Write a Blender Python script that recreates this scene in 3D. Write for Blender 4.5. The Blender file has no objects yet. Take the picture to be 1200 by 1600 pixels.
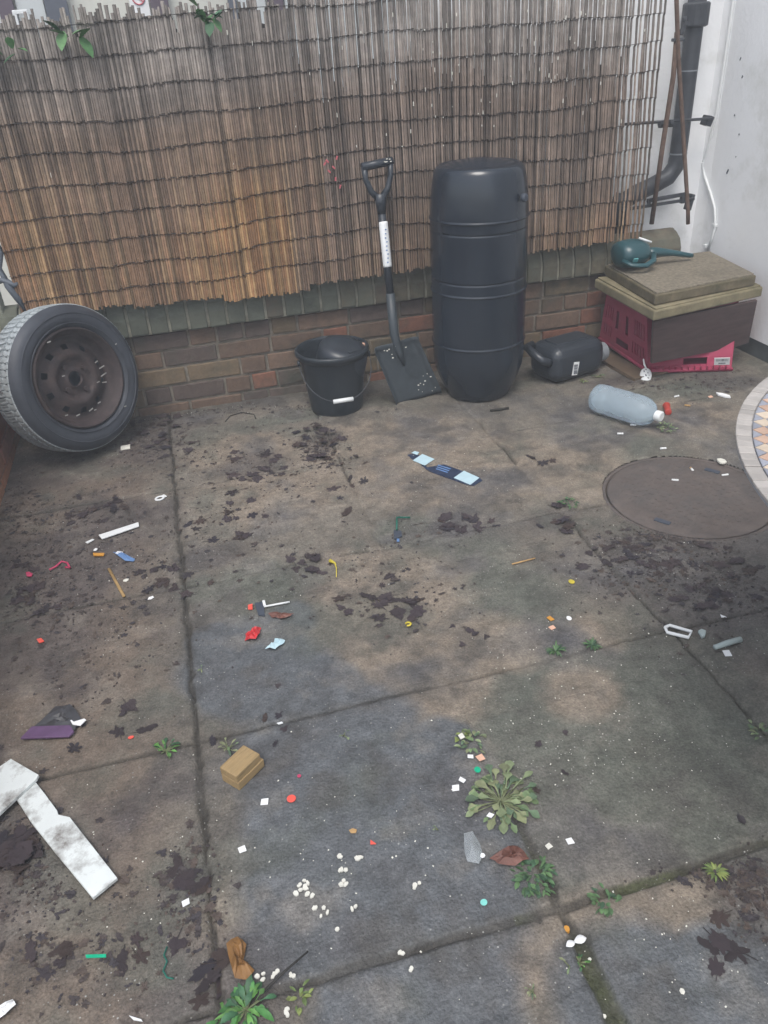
import bpy, bmesh, math, random
import numpy as np
from mathutils import Vector, Matrix, Euler, noise
R = math.radians
rnd = random.Random(7)
SC = bpy.context.scene
COL = SC.collection

# ------------------------------------------------------------------ camera
CAM_H = 1.33
FPX = 1232.32                       # focal length in pixels of the 1200 x 1600 photograph
PI_, RO_, YA_ = R(31.0355), R(-3.7783), R(13.1357)
fw = Vector((math.sin(YA_)*math.cos(PI_), math.cos(YA_)*math.cos(PI_), -math.sin(PI_)))
r0 = Vector((math.cos(YA_), -math.sin(YA_), 0)); u0 = r0.cross(fw)
CR = r0*math.cos(RO_) + u0*math.sin(RO_); CU = -r0*math.sin(RO_) + u0*math.cos(RO_)
cam = bpy.data.cameras.new('camera'); camo = bpy.data.objects.new('camera', cam); COL.objects.link(camo)
camo.matrix_world = Matrix(((CR.x, CU.x, -fw.x, 0), (CR.y, CU.y, -fw.y, 0), (CR.z, CU.z, -fw.z, CAM_H), (0, 0, 0, 1)))
cam.sensor_fit = 'VERTICAL'; cam.sensor_height = 24; cam.sensor_width = 18; cam.lens = FPX/1600*24
cam.clip_start = 0.02; cam.clip_end = 500
SC.camera = camo
def ray(px, py): return fw*FPX + CR*(px-600) - CU*(py-800)
def G(px, py, z=0.0):               # photograph pixel -> point at height z
    d = ray(px, py); t = (z-CAM_H)/d.z; return Vector((d.x*t, d.y*t, z))
def WY(px, py, Y):
    d = ray(px, py); t = Y/d.y; return Vector((d.x*t, Y, d.z*t+CAM_H))
# ------------------------------------------------------------------ sky, sun, exposure
SUN_EL, SUN_AZ = 62, 205            # azimuth measured from +Y clockwise: behind the camera, to its left
w = bpy.data.worlds.new('World'); SC.world = w; w.use_nodes = True
nt = w.node_tree; nt.nodes.clear()
out = nt.nodes.new('ShaderNodeOutputWorld'); bg = nt.nodes.new('ShaderNodeBackground'); sky = nt.nodes.new('ShaderNodeTexSky')
hs = nt.nodes.new('ShaderNodeHueSaturation'); hs.inputs['Saturation'].default_value = 0.5
sky.sky_type = 'NISHITA'; sky.sun_disc = False; sky.sun_elevation = R(SUN_EL); sky.sun_rotation = R(SUN_AZ); sky.air_density = 1.0; sky.dust_density = 2.5
nt.links.new(sky.outputs[0], hs.inputs['Color']); nt.links.new(hs.outputs[0], bg.inputs[0]); nt.links.new(bg.outputs[0], out.inputs[0])
bg.inputs[1].default_value = 0.13
sl = bpy.data.lights.new('sun', 'SUN'); sl.energy = 0.9; sl.angle = R(24); sl.color = (1, .96, .9)
so = bpy.data.objects.new('sun', sl); COL.objects.link(so)
sd = Vector((math.sin(R(SUN_AZ))*math.cos(R(SUN_EL)), math.cos(R(SUN_AZ))*math.cos(R(SUN_EL)), math.sin(R(SUN_EL))))
so.rotation_euler = sd.to_track_quat('Z', 'Y').to_euler(); so.location = sd*10
SC.view_settings.view_transform = 'Standard'; SC.view_settings.look = 'None'; SC.view_settings.exposure = 1.0; SC.view_settings.gamma = 1.0
SC.view_settings.use_curve_mapping = False

# ------------------------------------------------------------------ materials
MATS = {}
def mat(name, col, rough=.7, var=.18, scale=8, bump=0.0, bscale=60, metal=0.0, spec=.5, attr=False, dirt=None, dscale=3, damt=.5, trans=0, ior=1.45, coat=0, speck=0, stretch=None):
    if name in MATS: return MATS[name]
    m = bpy.data.materials.new(name); m.use_nodes = True; n = m.node_tree; L = n.links
    b = n.nodes['Principled BSDF']
    tc = n.nodes.new('ShaderNodeTexCoord'); src = tc.outputs['Object']
    if stretch:
        mp = n.nodes.new('ShaderNodeMapping'); mp.inputs['Scale'].default_value = stretch; L.new(src, mp.inputs[0]); src = mp.outputs[0]
    nz = n.nodes.new('ShaderNodeTexNoise'); nz.inputs['Scale'].default_value = scale; nz.inputs['Detail'].default_value = 6; nz.inputs['Roughness'].default_value = .62
    L.new(src, nz.inputs['Vector'])
    mr = n.nodes.new('ShaderNodeMapRange'); mr.inputs[1].default_value = .3; mr.inputs[2].default_value = .7; mr.inputs[3].default_value = 1-var; mr.inputs[4].default_value = 1+var
    L.new(nz.outputs[0], mr.inputs[0])
    mul = n.nodes.new('ShaderNodeVectorMath'); mul.operation = 'SCALE'
    if attr:
        at = n.nodes.new('ShaderNodeVertexColor'); at.layer_name = 'Col'; L.new(at.outputs[0], mul.inputs[0])
    else: mul.inputs[0].default_value = col[:3]
    L.new(mr.outputs[0], mul.inputs['Scale'])
    cur = mul.outputs[0]
    if dirt:
        n2 = n.nodes.new('ShaderNodeTexNoise'); n2.inputs['Scale'].default_value = dscale; n2.inputs['Detail'].default_value = 9; n2.inputs['Roughness'].default_value = .7; L.new(src, n2.inputs['Vector'])
        m2 = n.nodes.new('ShaderNodeMapRange'); m2.inputs[1].default_value = 1-damt-.08; m2.inputs[2].default_value = 1-damt+.12; m2.clamp = True; L.new(n2.outputs[0], m2.inputs[0])
        mx = n.nodes.new('ShaderNodeMix'); mx.data_type = 'RGBA'; L.new(m2.outputs[0], mx.inputs[0]); L.new(cur, mx.inputs[6]); mx.inputs[7].default_value = (*dirt, 1); cur = mx.outputs[2]
    if speck:
        v = n.nodes.new('ShaderNodeTexVoronoi'); v.inputs['Scale'].default_value = speck; L.new(src, v.inputs['Vector'])
        lt = n.nodes.new('ShaderNodeMath'); lt.operation = 'LESS_THAN'; lt.inputs[1].default_value = .24; L.new(v.outputs['Distance'], lt.inputs[0])
        sp = n.nodes.new('ShaderNodeSeparateColor'); L.new(v.outputs['Color'], sp.inputs[0])
        gt = n.nodes.new('ShaderNodeMath'); gt.operation = 'GREATER_THAN'; gt.inputs[1].default_value = .90; L.new(sp.outputs[0], gt.inputs[0])
        mm = n.nodes.new('ShaderNodeMath'); mm.operation = 'MULTIPLY'; L.new(lt.outputs[0], mm.inputs[0]); L.new(gt.outputs[0], mm.inputs[1])
        nb = n.nodes.new('ShaderNodeTexNoise'); nb.inputs['Scale'].default_value = 4.5; nb.inputs['Detail'].default_value = 4; L.new(src, nb.inputs['Vector']); ng = n.nodes.new('ShaderNodeMapRange'); ng.inputs[1].default_value = .44; ng.inputs[2].default_value = .6; L.new(nb.outputs[0], ng.inputs[0]); m5 = n.nodes.new('ShaderNodeMath'); m5.operation = 'MULTIPLY'; L.new(mm.outputs[0], m5.inputs[0]); L.new(ng.outputs[0], m5.inputs[1]); mm = m5
        mx = n.nodes.new('ShaderNodeMix'); mx.data_type = 'RGBA'; L.new(mm.outputs[0], mx.inputs[0]); L.new(cur, mx.inputs[6]); mx.inputs[7].default_value = (.30, .30, .28, 1); cur = mx.outputs[2]
    L.new(cur, b.inputs['Base Color'])
    b.inputs['Roughness'].default_value = rough; b.inputs['Metallic'].default_value = metal
    b.inputs['Specular IOR Level'].default_value = spec; b.inputs['IOR'].default_value = ior
    b.inputs['Transmission Weight'].default_value = trans; b.inputs['Coat Weight'].default_value = coat
    if bump:
        n3 = n.nodes.new('ShaderNodeTexNoise'); n3.inputs['Scale'].default_value = bscale; n3.inputs['Detail'].default_value = 5; L.new(src, n3.inputs['Vector'])
        bp = n.nodes.new('ShaderNodeBump'); bp.inputs['Strength'].default_value = bump; bp.inputs['Distance'].default_value = .004
        L.new(n3.outputs[0], bp.inputs['Height']); L.new(bp.outputs[0], b.inputs['Normal'])
    MATS[name] = m; return m

M_brick = mat('brick', (.2, .1, .07), .85, .22, 30, .5, 120, attr=True, dirt=(.066, .068, .052), dscale=4, damt=.42)
M_cmortar = mat('coping_mortar', (.24, .23, .18), .95, .3, 25, .6, 150)
M_redbrick = mat('red_brick', (.2, .1, .07), .85, .22, 30, .5, 120, attr=True)
M_mortar = mat('mortar', (.20, .175, .14), .95, .3, 25, .6, 150, dirt=(.09, .09, .07), dscale=5, damt=.42)
M_cope = mat('coping', (.10, .10, .075), .85, .38, 22, .5, 90, attr=True, dirt=(.105, .11, .085), dscale=6, damt=.5)
M_reed = mat('reed', (.2, .15, .1), .75, .22, 40, .3, 200, attr=True)
M_wire = mat('wire', (.035, .03, .028), .6, .3, 40)
M_white = mat('white_render', (.82, .83, .84), .85, .04, 2, .35, 55, dirt=(.60, .61, .58), dscale=2.5, damt=.40)
M_cream = mat('cream_render', (.60, .60, .54), .85, .07, 3, .3, 40)
M_slate = mat('slate_plinth', (.075, .085, .085), .75, .25, 12, .4, 60)
M_iron = mat('black_iron', (.045, .049, .057), .5, .3, 12, .3, 60, spec=.5)
M_rust = mat('rusty_rod', (.13, .085, .065), .8, .35, 40, .5, 120)
M_black = mat('black_plastic', (.026, .032, .041), .34, .2, 6, .08, 40, spec=.55)
M_bin = mat('bin_plastic', (.015, .021, .031), .21, .12, 4, .12, 18, spec=.6)
M_bucket = mat('bucket_plastic', (.020, .026, .032), .38, .15, 6, .05, 40, spec=.5)
M_steel = mat('painted_steel', (.042, .052, .060), .45, .25, 14, .3, 60, spec=.5, dirt=(.10, .095, .085), dscale=10, damt=.30)
M_tread = mat('tread_rubber', (.30, .33, .34), .6, .2, 30, .3, 90, spec=.5)  # pale sky reflection put into the rubber colour
M_side = mat('sidewall_rubber', (.042, .047, .058), .5, .22, 12, .2, 60, spec=.4)
M_rim = mat('rusty_rim', (.042, .030, .030), .7, .35, 18, .5, 60, metal=.1, dirt=(.075, .05, .042), dscale=9, damt=.42)
M_bare = mat('worn_steel', (.33, .32, .30), .5, .4, 40)
M_wpl = mat('white_plastic', (.72, .74, .74), .45, .06, 8, .05, 30)
M_wpaper = mat('white_paper', (.78, .79, .79), .7, .05, 20)
M_ink = mat('printed_ink', (.05, .06, .08), .6, .1, 20)
M_bottle = mat('bottle_plastic', (.66, .78, .86), .24, .05, 6, .2, 25, trans=.72, spec=.6, ior=1.18)
M_grey = mat('grey_plastic', (.22, .24, .26), .4, .1, 8)
M_redcap = mat('red_plastic', (.42, .055, .04), .45, .12, 20)
M_crate = mat('crimson_plastic', (.34, .045, .095), .5, .14, 12, .08, 40)
M_hole = mat('crate_shadow_lining', (.03, .008, .012), .8, .1, 10)
M_brownboard = mat('brown_board', (.078, .052, .050), .75, .25, 6, .4, 40, stretch=(1.5, 1, 9))
M_ply = mat('damp_cardboard', (.12, .085, .055), .9, .3, 9, .3, 60)
M_slabtop = mat('pebbled_concrete', (.19, .165, .125), .9, .38, 75, 1.0, 110, dirt=(.12, .105, .08), dscale=5, damt=.42)
M_slabedge = mat('mossy_concrete', (.215, .185, .115), .9, .25, 14, .6, 60, dirt=(.13, .12, .07), dscale=5, damt=.45)
M_teal = mat('teal_plastic', (.020, .068, .080), .3, .15, 8, spec=.6)
M_tealpale = mat('pale_teal', (.10, .32, .33), .4, .1, 20)
M_leaf = mat('wet_leaf', (.03, .02, .02), .62, .35, 60, .6, 150, attr=True)
M_weed = mat('weed_green', (.05, .10, .03), .55, .3, 50, .3, 100, attr=True)
M_wood = mat('yellow_pine', (.33, .23, .11), .75, .25, 14, .4, 80, stretch=(1, 8, 8), dirt=(.16, .12, .06), dscale=14, damt=.4)
M_cover = mat('cast_iron_cover', (.112, .092, .082), .8, .28, 9, .6, 90, dirt=(.085, .075, .07), dscale=7, damt=.5)
M_blueband = mat('navy_print', (.028, .04, .075), .35, .2, 30)
M_pale = mat('pale_blue_print', (.46, .62, .68), .4, .07, 30)
M_midblue = mat('mid_blue_print', (.12, .22, .42), .4, .1, 30)
M_orange = mat('orange_plastic', (.55, .26, .04), .5, .1, 30)
M_red = mat('red_film', (.55, .04, .045), .4, .2, 60)
M_coral = mat('coral_foil', (.75, .10, .07), .4, .1, 60)
M_pink = mat('pink_film', (.48, .05, .12), .5, .2, 60)
M_purple = mat('purple_print', (.11, .06, .13), .45, .2, 30)
M_darkfilm = mat('dark_grey_film', (.05, .05, .055), .45, .25, 30)
M_green = mat('green_foil', (.0, .38, .20), .35, .1, 60)
M_aqua = mat('aqua_foil', (.22, .62, .55), .35, .1, 60)
M_dgreen = mat('dark_green_cord', (.01, .12, .085), .6, .2, 60)
M_yellow = mat('yellow_petal', (.55, .45, .05), .5, .15, 60)
M_tan = mat('tan_fragment', (.45, .28, .12), .7, .2, 60)
M_peach = mat('peach_paper', (.70, .42, .30), .7, .1, 60)
M_chip = mat('white_fragment', (.66, .65, .58), .75, .15, 60, .3, 100)
M_stick = mat('stripped_stick', (.34, .22, .09), .7, .2, 30)
M_tile = mat('chipped_white_board', (.66, .70, .69), .5, .06, 14, .15, 50, dirt=(.09, .065, .05), dscale=11, damt=.43)
M_clear = mat('clear_film', (.75, .8, .82), .15, .05, 30, .5, 60, trans=.75)
M_brownleaf = mat('brown_dry_leaf', (.14, .06, .045), .6, .3, 30, .6, 60)
M_twig = mat('dark_twig', (.03, .028, .025), .8, .2, 30)
M_greyglaze = mat('grey_green_plastic', (.34, .40, .39), .45, .1, 20)
M_tarp = mat('blue_grey_tarpaulin', (.09, .105, .125), .55, .3, 18, .8, 30)
M_post = mat('pale_post', (.30, .31, .25), .9, .25, 9, .5, 50)
M_stonep = mat('grey_mosaic_stone', (.40, .39, .38), .5, .14, 22, .3, 80, attr=True)
M_grout = mat('grout', (.26, .26, .27), .8, .1, 30)
M_frame = mat('plum_frame', (.10, .075, .095), .5, .08, 6)
M_dframe = mat('dark_grey_frame', (.09, .10, .125), .5, .08, 6)
M_glass = mat('pale_window', (.55, .58, .58), .2, .05, 3, spec=.5)
M_signred = mat('sign_red', (.50, .12, .14), .5, .05, 5)
M_soil = mat('soil', (.06, .045, .035), .95, .3, 12, .6, 60)

# ------------------------------------------------------------------ mesh helpers
class MB:
    def __init__(s): s.v = []; s.f = []; s.c = []; s.sm = []
    def add(s, vs, fs, col=None, smooth=False):
        o = len(s.v); s.v += [tuple(p) for p in vs]; s.f += [tuple(i+o for i in f) for f in fs]
        s.c += [col]*len(fs); s.sm += [smooth]*len(fs)
    def box(s, c, d, rot=None, col=None, jit=0):
        x, y, z = [a/2 for a in d]; M = rot.to_matrix() if isinstance(rot, Euler) else rot
        vs = []
        for p in [(-x,-y,-z),(x,-y,-z),(x,y,-z),(-x,y,-z),(-x,-y,z),(x,-y,z),(x,y,z),(-x,y,z)]:
            p = Vector(p) + Vector([rnd.uniform(-jit, jit) for _ in range(3)])
            if M is not None: p = M @ p
            vs.append(p+Vector(c))
        s.add(vs, [(0,3,2,1),(4,5,6,7),(0,1,5,4),(1,2,6,5),(2,3,7,6),(3,0,4,7)], col)
    def tube(s, path, rad, n=8, col=None, cap=True, smooth=True, flat=1.0):
        path = [Vector(p) for p in path]; k = len(path); rr = rad if isinstance(rad, (list, tuple)) else [rad]*k
        vs = []; fs = []; ref = None
        for i, p in enumerate(path):
            t = (path[min(i+1, k-1)]-path[max(i-1, 0)]).normalized()
            if ref is None: ref = Vector((0, 0, 1)) if abs(t.z) < .9 else Vector((1, 0, 0))
            a = t.cross(ref).normalized(); b = a.cross(t).normalized(); ref = b
            for j in range(n):
                q = 2*math.pi*j/n; vs.append(p + a*math.cos(q)*rr[i] + b*math.sin(q)*rr[i]*flat)
        for i in range(k-1):
            for j in range(n): fs.append((i*n+j, i*n+(j+1) % n, (i+1)*n+(j+1) % n, (i+1)*n+j))
        if cap: fs.append(tuple(range(n))[::-1]); fs.append(tuple((k-1)*n+j for j in range(n)))
        s.add(vs, fs, col, smooth)
    def lathe(s, prof, n=48, M=None, col=None, skip=None, rfun=None, smooth=True, close=False):
        vs = []; fs = []; k = len(prof)
        for i, (r, h) in enumerate(prof):
            for j in range(n):
                q = 2*math.pi*j/n; rr = r if rfun is None else rfun(i, j, r)
                p = Vector((rr*math.cos(q), rr*math.sin(q), h)); vs.append(M @ p if M else p)
        for i in range(k-1 if not close else k):
            i2 = (i+1) % k
            for j in range(n):
                if skip and skip(i, j): continue
                fs.append((i*n+j, i*n+(j+1) % n, i2*n+(j+1) % n, i2*n+j))
        s.add(vs, fs, col, smooth)
    def prism(s, pts, z0, z1, col=None, M=None):
        n = len(pts); a = sum(pts[i][0]*pts[(i+1) % n][1]-pts[(i+1) % n][0]*pts[i][1] for i in range(n))
        if a < 0: pts = pts[::-1]
        vs = [Vector((p[0], p[1], z0)) for p in pts]+[Vector((p[0], p[1], z1)) for p in pts]
        if M: vs = [M @ v for v in vs]
        s.add(vs, [tuple(range(n))[::-1], tuple(range(n, 2*n))]+[(i, (i+1) % n, (i+1) % n+n, i+n) for i in range(n)], col)
    def build(s, name, m, parent=None, bevel=0, segs=2, sub=0, off=None, solid=0):
        if off is not None: s.v = [(a-off[0], b-off[1], c-off[2]) for a, b, c in s.v]
        me = bpy.data.meshes.new(name); me.from_pydata(s.v, [], s.f); me.materials.append(m)
        me.polygons.foreach_set('use_smooth', s.sm)
        if any(c is not None for c in s.c):
            at = me.color_attributes.new('Col', 'FLOAT_COLOR', 'CORNER'); arr = []
            for p, c in zip(me.polygons, s.c): arr += list((*(c or (.2, .2, .2)), 1))*p.loop_total
            at.data.foreach_set('color', arr)
        me.update()
        o = bpy.data.objects.new(name, me); COL.objects.link(o)
        if parent: o.parent = parent
        elif off is not None: o.location = off
        if bevel:
            b = o.modifiers.new('bevel', 'BEVEL'); b.width = bevel; b.segments = segs; b.limit_method = 'ANGLE'; b.angle_limit = R(40)
        if solid: q = o.modifiers.new('thickness', 'SOLIDIFY'); q.thickness = solid
        if sub: q = o.modifiers.new('subdivision', 'SUBSURF'); q.levels = sub; q.render_levels = sub
        return o
def tag(o, label=None, cat=None, group=None, kind=None):
    if label: o['label'] = label
    if cat: o['category'] = cat
    if group: o['group'] = group
    if kind: o['kind'] = kind
    return o
def thing(name, label, cat, loc=(0, 0, 0), rot=(0, 0, 0), group=None):
    o = bpy.data.objects.new(name, None); COL.objects.link(o); o.location = loc; o.rotation_euler = rot; o.empty_display_size = .05
    return tag(o, label, cat, group)
def nz(x, y, z=0, s=1): return noise.noise(Vector((x*s, y*s, z*s)))

# ------------------------------------------------------------------ GROUND
SX = [-.760, -.155, .446, 1.036, 1.66, 2.27, 2.9]
SY = [-.45, .13, .742, 1.335, 1.955, 2.565, 3.17, 3.8]
MH = (1.466, 1.912); MR = .268
def blob(px, py, r, asp=1.0):
    p = G(px, py); return (p.x, p.y, r, asp)
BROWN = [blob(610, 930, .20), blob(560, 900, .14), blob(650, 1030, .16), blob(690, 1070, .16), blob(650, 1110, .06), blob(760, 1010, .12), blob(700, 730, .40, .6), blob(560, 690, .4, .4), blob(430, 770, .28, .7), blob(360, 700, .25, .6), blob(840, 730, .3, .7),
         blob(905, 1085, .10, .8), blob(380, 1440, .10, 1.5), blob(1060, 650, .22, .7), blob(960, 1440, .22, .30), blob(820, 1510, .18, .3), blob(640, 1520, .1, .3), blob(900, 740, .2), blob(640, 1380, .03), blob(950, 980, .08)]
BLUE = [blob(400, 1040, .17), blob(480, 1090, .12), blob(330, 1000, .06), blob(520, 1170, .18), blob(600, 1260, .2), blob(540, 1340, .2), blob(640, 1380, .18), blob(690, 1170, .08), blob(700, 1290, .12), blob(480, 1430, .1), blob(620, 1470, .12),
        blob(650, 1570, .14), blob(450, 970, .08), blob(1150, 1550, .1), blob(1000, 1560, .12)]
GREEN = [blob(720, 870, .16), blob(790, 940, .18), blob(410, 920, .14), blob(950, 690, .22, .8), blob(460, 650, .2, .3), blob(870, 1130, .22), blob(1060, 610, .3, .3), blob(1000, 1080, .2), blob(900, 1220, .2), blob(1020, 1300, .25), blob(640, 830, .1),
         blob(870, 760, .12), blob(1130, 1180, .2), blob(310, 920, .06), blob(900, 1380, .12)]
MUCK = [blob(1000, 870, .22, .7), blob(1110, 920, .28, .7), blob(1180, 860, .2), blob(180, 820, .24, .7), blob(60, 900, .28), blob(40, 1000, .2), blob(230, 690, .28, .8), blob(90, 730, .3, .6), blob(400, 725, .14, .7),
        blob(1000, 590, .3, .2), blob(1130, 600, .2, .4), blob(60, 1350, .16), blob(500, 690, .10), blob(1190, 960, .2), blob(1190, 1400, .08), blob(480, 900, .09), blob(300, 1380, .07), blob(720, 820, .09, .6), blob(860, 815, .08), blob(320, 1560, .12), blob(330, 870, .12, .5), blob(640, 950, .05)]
def make_ground():
    # coarse everywhere, fine where the camera sees it
    xs = np.unique(np.concatenate([np.linspace(-.95, 2.6, 640), ]))
    tq_ = np.linspace(0, 1, 540); ys = .5*(.35+3.07*tq_)+.5*.35*(3.42/.35)**tq_
    X, Y = np.meshgrid(xs, ys); nx, ny = len(xs), len(ys)
    rs = np.random.RandomState(3)
    def fbm(sx, sy, sc, seed, oc=4):
        tot = np.zeros_like(X); amp = 1; s = sc
        for o_ in range(oc):
            rr = np.random.RandomState(seed+o_*17); g = rr.rand(64, 64)*2-1
            u = (X*s+seed*1.37); v = (Y*s+seed*.73); iu = np.floor(u).astype(int); iv = np.floor(v).astype(int); fu = u-iu; fv = v-iv
            fu = fu*fu*(3-2*fu); fv = fv*fv*(3-2*fv)
            a = g[iv % 64, iu % 64]; b = g[iv % 64, (iu+1) % 64]; c = g[(iv+1) % 64, iu % 64]; d = g[(iv+1) % 64, (iu+1) % 64]
            tot += amp*((a*(1-fu)+b*fu)*(1-fv)+(c*(1-fu)+d*fu)*fv); amp *= .55; s *= 2.03
        return tot
    n1 = fbm(1, 1, 2.2, 5); n2 = fbm(1, 1, 9, 11); n3 = fbm(1, 1, 30, 23, 3); n4 = fbm(1, 1, 5, 41, 5)
    wob = n2*.005+n3*.0032
    Z = n1*.002+n2*.0012+n3*.0007
    # slab id and distance to nearest joint
    XX = X+wob; YY = Y+fbm(1, 1, 9, 61)*.005
    dj = np.full_like(X, 9.); idx = np.zeros_like(X, int)
    right = XX > SX[3]
    for k, sx in enumerate(SX):
        d = np.abs(XX-sx)
        if k == 4: d = np.where(Y < 1.5, d, 9)
        if k >= 5: d = d+9
        if k == 3: d = np.where(np.hypot(X-MH[0], Y-MH[1]) < MR+.06, 9, d)
        dj = np.minimum(dj, d+ (.0 if k else 9)); idx += (XX > sx)
    inmh = np.hypot(X-MH[0], Y-MH[1])
    for k, sy in enumerate(SY):
        d = np.abs(YY-sy)
        if k == 4: d = np.where((X > 1.25), 9, d)
        if k == 6: d = d+9
        dj = np.minimum(dj, d); idx += 10*(YY > sy)
    wid = .0045+.004*np.clip(n4, -1, 1)
    # the open mossy joint near the camera
    wid = np.where((np.abs(XX-SX[2]) < .05) & (Y < .74), .013, wid); wid = np.where((np.abs(YY-SY[2]) < .05) & (X > .4), .006, wid)
    wid = np.where((np.abs(YY-SY[5]) < .05), .0015, wid); wid = np.where((np.abs(YY-SY[4]) < .05), wid*.6, wid)
    jt = np.clip(1-(dj-wid)/.0038, 0, 1)
    far_ = np.clip((Y-1.2)/.5, 0, 1)*(X > -.3)
    far_ = np.maximum(far_, (np.abs(XX-SX[2]) < .05)*(Y > .95)*.9); far_ = np.maximum(far_, (np.abs(YY-SY[3]) < .05)*(X > .42)*.75); far_ = np.where((np.abs(XX-SX[3]) < .04) & (Y < 1.95), .3, far_)
    lj_ = (np.abs(XX-SX[1]) < .04); far_ = np.where(lj_, .15, far_); n4j = np.where((np.abs(XX-SX[2]) < .04) & (Y > .95) & (Y < 2.3), 1.0, np.where(lj_, n4*.5-.25, n4))
    fill = np.clip(n4j*1.6+.35+far_*.5, 0, 1)                     # soil silting up stretches of the joints
    Z -= jt*.011*(1-fill*.7)
    tl = rs.rand(200)*2-1; tx = rs.rand(200)*2-1; ty = rs.rand(200)*2-1
    Z += .003*tl[idx % 200]+.004*tx[idx % 200]*(XX % .6-.3)+.004*ty[idx % 200]*(YY % .6-.3)
    Z = np.where(inmh < MR+.004, Z*0-.006, Z)
    # crack by the cover
    base = np.array([.136, .120, .099]); C = np.zeros(X.shape+(3,))+base
    tone = rs.rand(200)*.16-.08
    C *= (1+tone[idx % 200]+n1*.08+n2*.07+n3*.09)[..., None]
    def mask(lst, sharp=2.2, nn=n4):
        m = np.zeros_like(X)
        for (cx, cy, r, a) in lst: m = np.maximum(m, 1-np.sqrt((X-cx)**2+((Y-cy)/a)**2)/r/1.35)
        return np.clip((m*sharp+nn*.55)*1.25, 0, 1)
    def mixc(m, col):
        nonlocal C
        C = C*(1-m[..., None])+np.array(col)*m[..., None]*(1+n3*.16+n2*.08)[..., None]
    wet = np.zeros_like(X)
    mg0 = mask(GREEN); mixc(mg0*.75, (.096, .103, .086)); mixc(mask(BROWN)*.85, (.205, .168, .130))  # brown: tone of a reflected patch painted into the slab colour
    mb = mask(BLUE, 3.4)*.9; mixc(mb, (.090, .099, .108)); wet = np.maximum(wet, mb*.6)  # blue-grey: sky reflection on damp slabs painted into their colour
    left = np.clip((-.17-X+n4*.05)/.12, 0, 1)
    mixc(left*.75, (.138, .106, .082))
    mixc(np.clip((n4-.15)*1.5, 0, 1)*left*.7, (.080, .064, .057))
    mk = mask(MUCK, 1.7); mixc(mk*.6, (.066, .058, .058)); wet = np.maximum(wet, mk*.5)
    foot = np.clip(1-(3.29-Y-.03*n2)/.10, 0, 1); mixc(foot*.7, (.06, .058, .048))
    mixc(np.clip(n2*1.6-.5, 0, 1)*.4, (.17, .152, .126)); mixc(np.clip(-n2*1.6-.5, 0, 1)*.55, (.085, .078, .070)); mixc(np.clip(-n4*1.8-.6, 0, 1)*.45, (.085, .092, .076))
    moss = np.clip(fbm(1, 1, 4, 81)*1.4+.1, 0, 1)*(Y < 1.0)*(X > .36)
    mixc(np.clip(1-(dj-wid)/.022, 0, 1)*.30*(1-.7*far_), (.06, .056, .046))
    mixc(jt*.85*(1-.85*fill*far_-.25*fill), (.036, .032, .026))
    mixc(jt*moss*.8, (.055, .062, .026))
    V = np.stack([X, Y, Z], -1).reshape(-1, 3)
    i = np.arange(nx*ny).reshape(ny, nx); F = np.stack([i[:-1, :-1], i[:-1, 1:], i[1:, 1:], i[1:, :-1]], -1).reshape(-1, 4)
    keep = (inmh.reshape(-1)[F].min(1) > MR+.001); F = F[keep]
    me = bpy.data.meshes.new('paving'); me.vertices.add(len(V)); me.vertices.foreach_set('co', V.reshape(-1))
    me.loops.add(F.size); me.loops.foreach_set('vertex_index', F.reshape(-1).astype(np.int32)); me.polygons.add(len(F))
    me.polygons.foreach_set('loop_start', (np.arange(len(F))*4).astype(np.int32)); me.polygons.foreach_set('use_smooth', np.ones(len(F), bool))
    me.update(calc_edges=True)
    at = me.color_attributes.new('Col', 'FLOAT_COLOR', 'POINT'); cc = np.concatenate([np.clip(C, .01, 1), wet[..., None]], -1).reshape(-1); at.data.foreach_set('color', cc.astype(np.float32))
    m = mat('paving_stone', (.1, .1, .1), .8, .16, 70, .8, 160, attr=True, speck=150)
    n = m.node_tree; L = n.links; b = n.nodes['Principled BSDF']; a = [q for q in n.nodes if q.type == 'VERTEX_COLOR'][0]
    # aggregate: fine sharp grain plus worn blotches, multiplied over the painted patch colour
    src_ = [l for l in L if l.to_socket == b.inputs['Base Color']][0].from_socket; tc_ = [q for q in n.nodes if q.type == 'TEX_COORD'][0]
    for sc_, lo_, hi_, rg_ in ((24, .80, 1.22, .78), (210, .70, 1.32, .7)):
        z1 = n.nodes.new('ShaderNodeTexNoise'); z1.inputs['Scale'].default_value = sc_; z1.inputs['Detail'].default_value = 10; z1.inputs['Roughness'].default_value = rg_; L.new(tc_.outputs['Object'], z1.inputs['Vector'])
        z2 = n.nodes.new('ShaderNodeMapRange'); z2.inputs[1].default_value = .36; z2.inputs[2].default_value = .64; z2.inputs[3].default_value = lo_; z2.inputs[4].default_value = hi_; L.new(z1.outputs[0], z2.inputs[0])
        z3 = n.nodes.new('ShaderNodeVectorMath'); z3.operation = 'SCALE'; L.new(src_, z3.inputs[0]); L.new(z2.outputs[0], z3.inputs['Scale']); src_ = z3.outputs[0]
    L.new(src_, b.inputs['Base Color'])
    mr = n.nodes.new('ShaderNodeMapRange'); mr.inputs[3].default_value = .82; mr.inputs[4].default_value = .42; L.new(a.outputs['Alpha'], mr.inputs[0]); L.new(mr.outputs[0], b.inputs['Roughness'])
    # coarse scatter of pale grit, denser towards the near right
    me.materials.append(m); o = bpy.data.objects.new('paving', me); COL.objects.link(o); tag(o, kind='structure')
    return V.reshape(ny, nx, 3), xs, ys
GV, GXS, GYS = make_ground()
def gz(x, y):
    j = int(np.clip(np.searchsorted(GXS, x), 0, len(GXS)-1)); i = int(np.clip(np.searchsorted(GYS, y), 0, len(GYS)-1)); return float(GV[i, j, 2])
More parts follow.
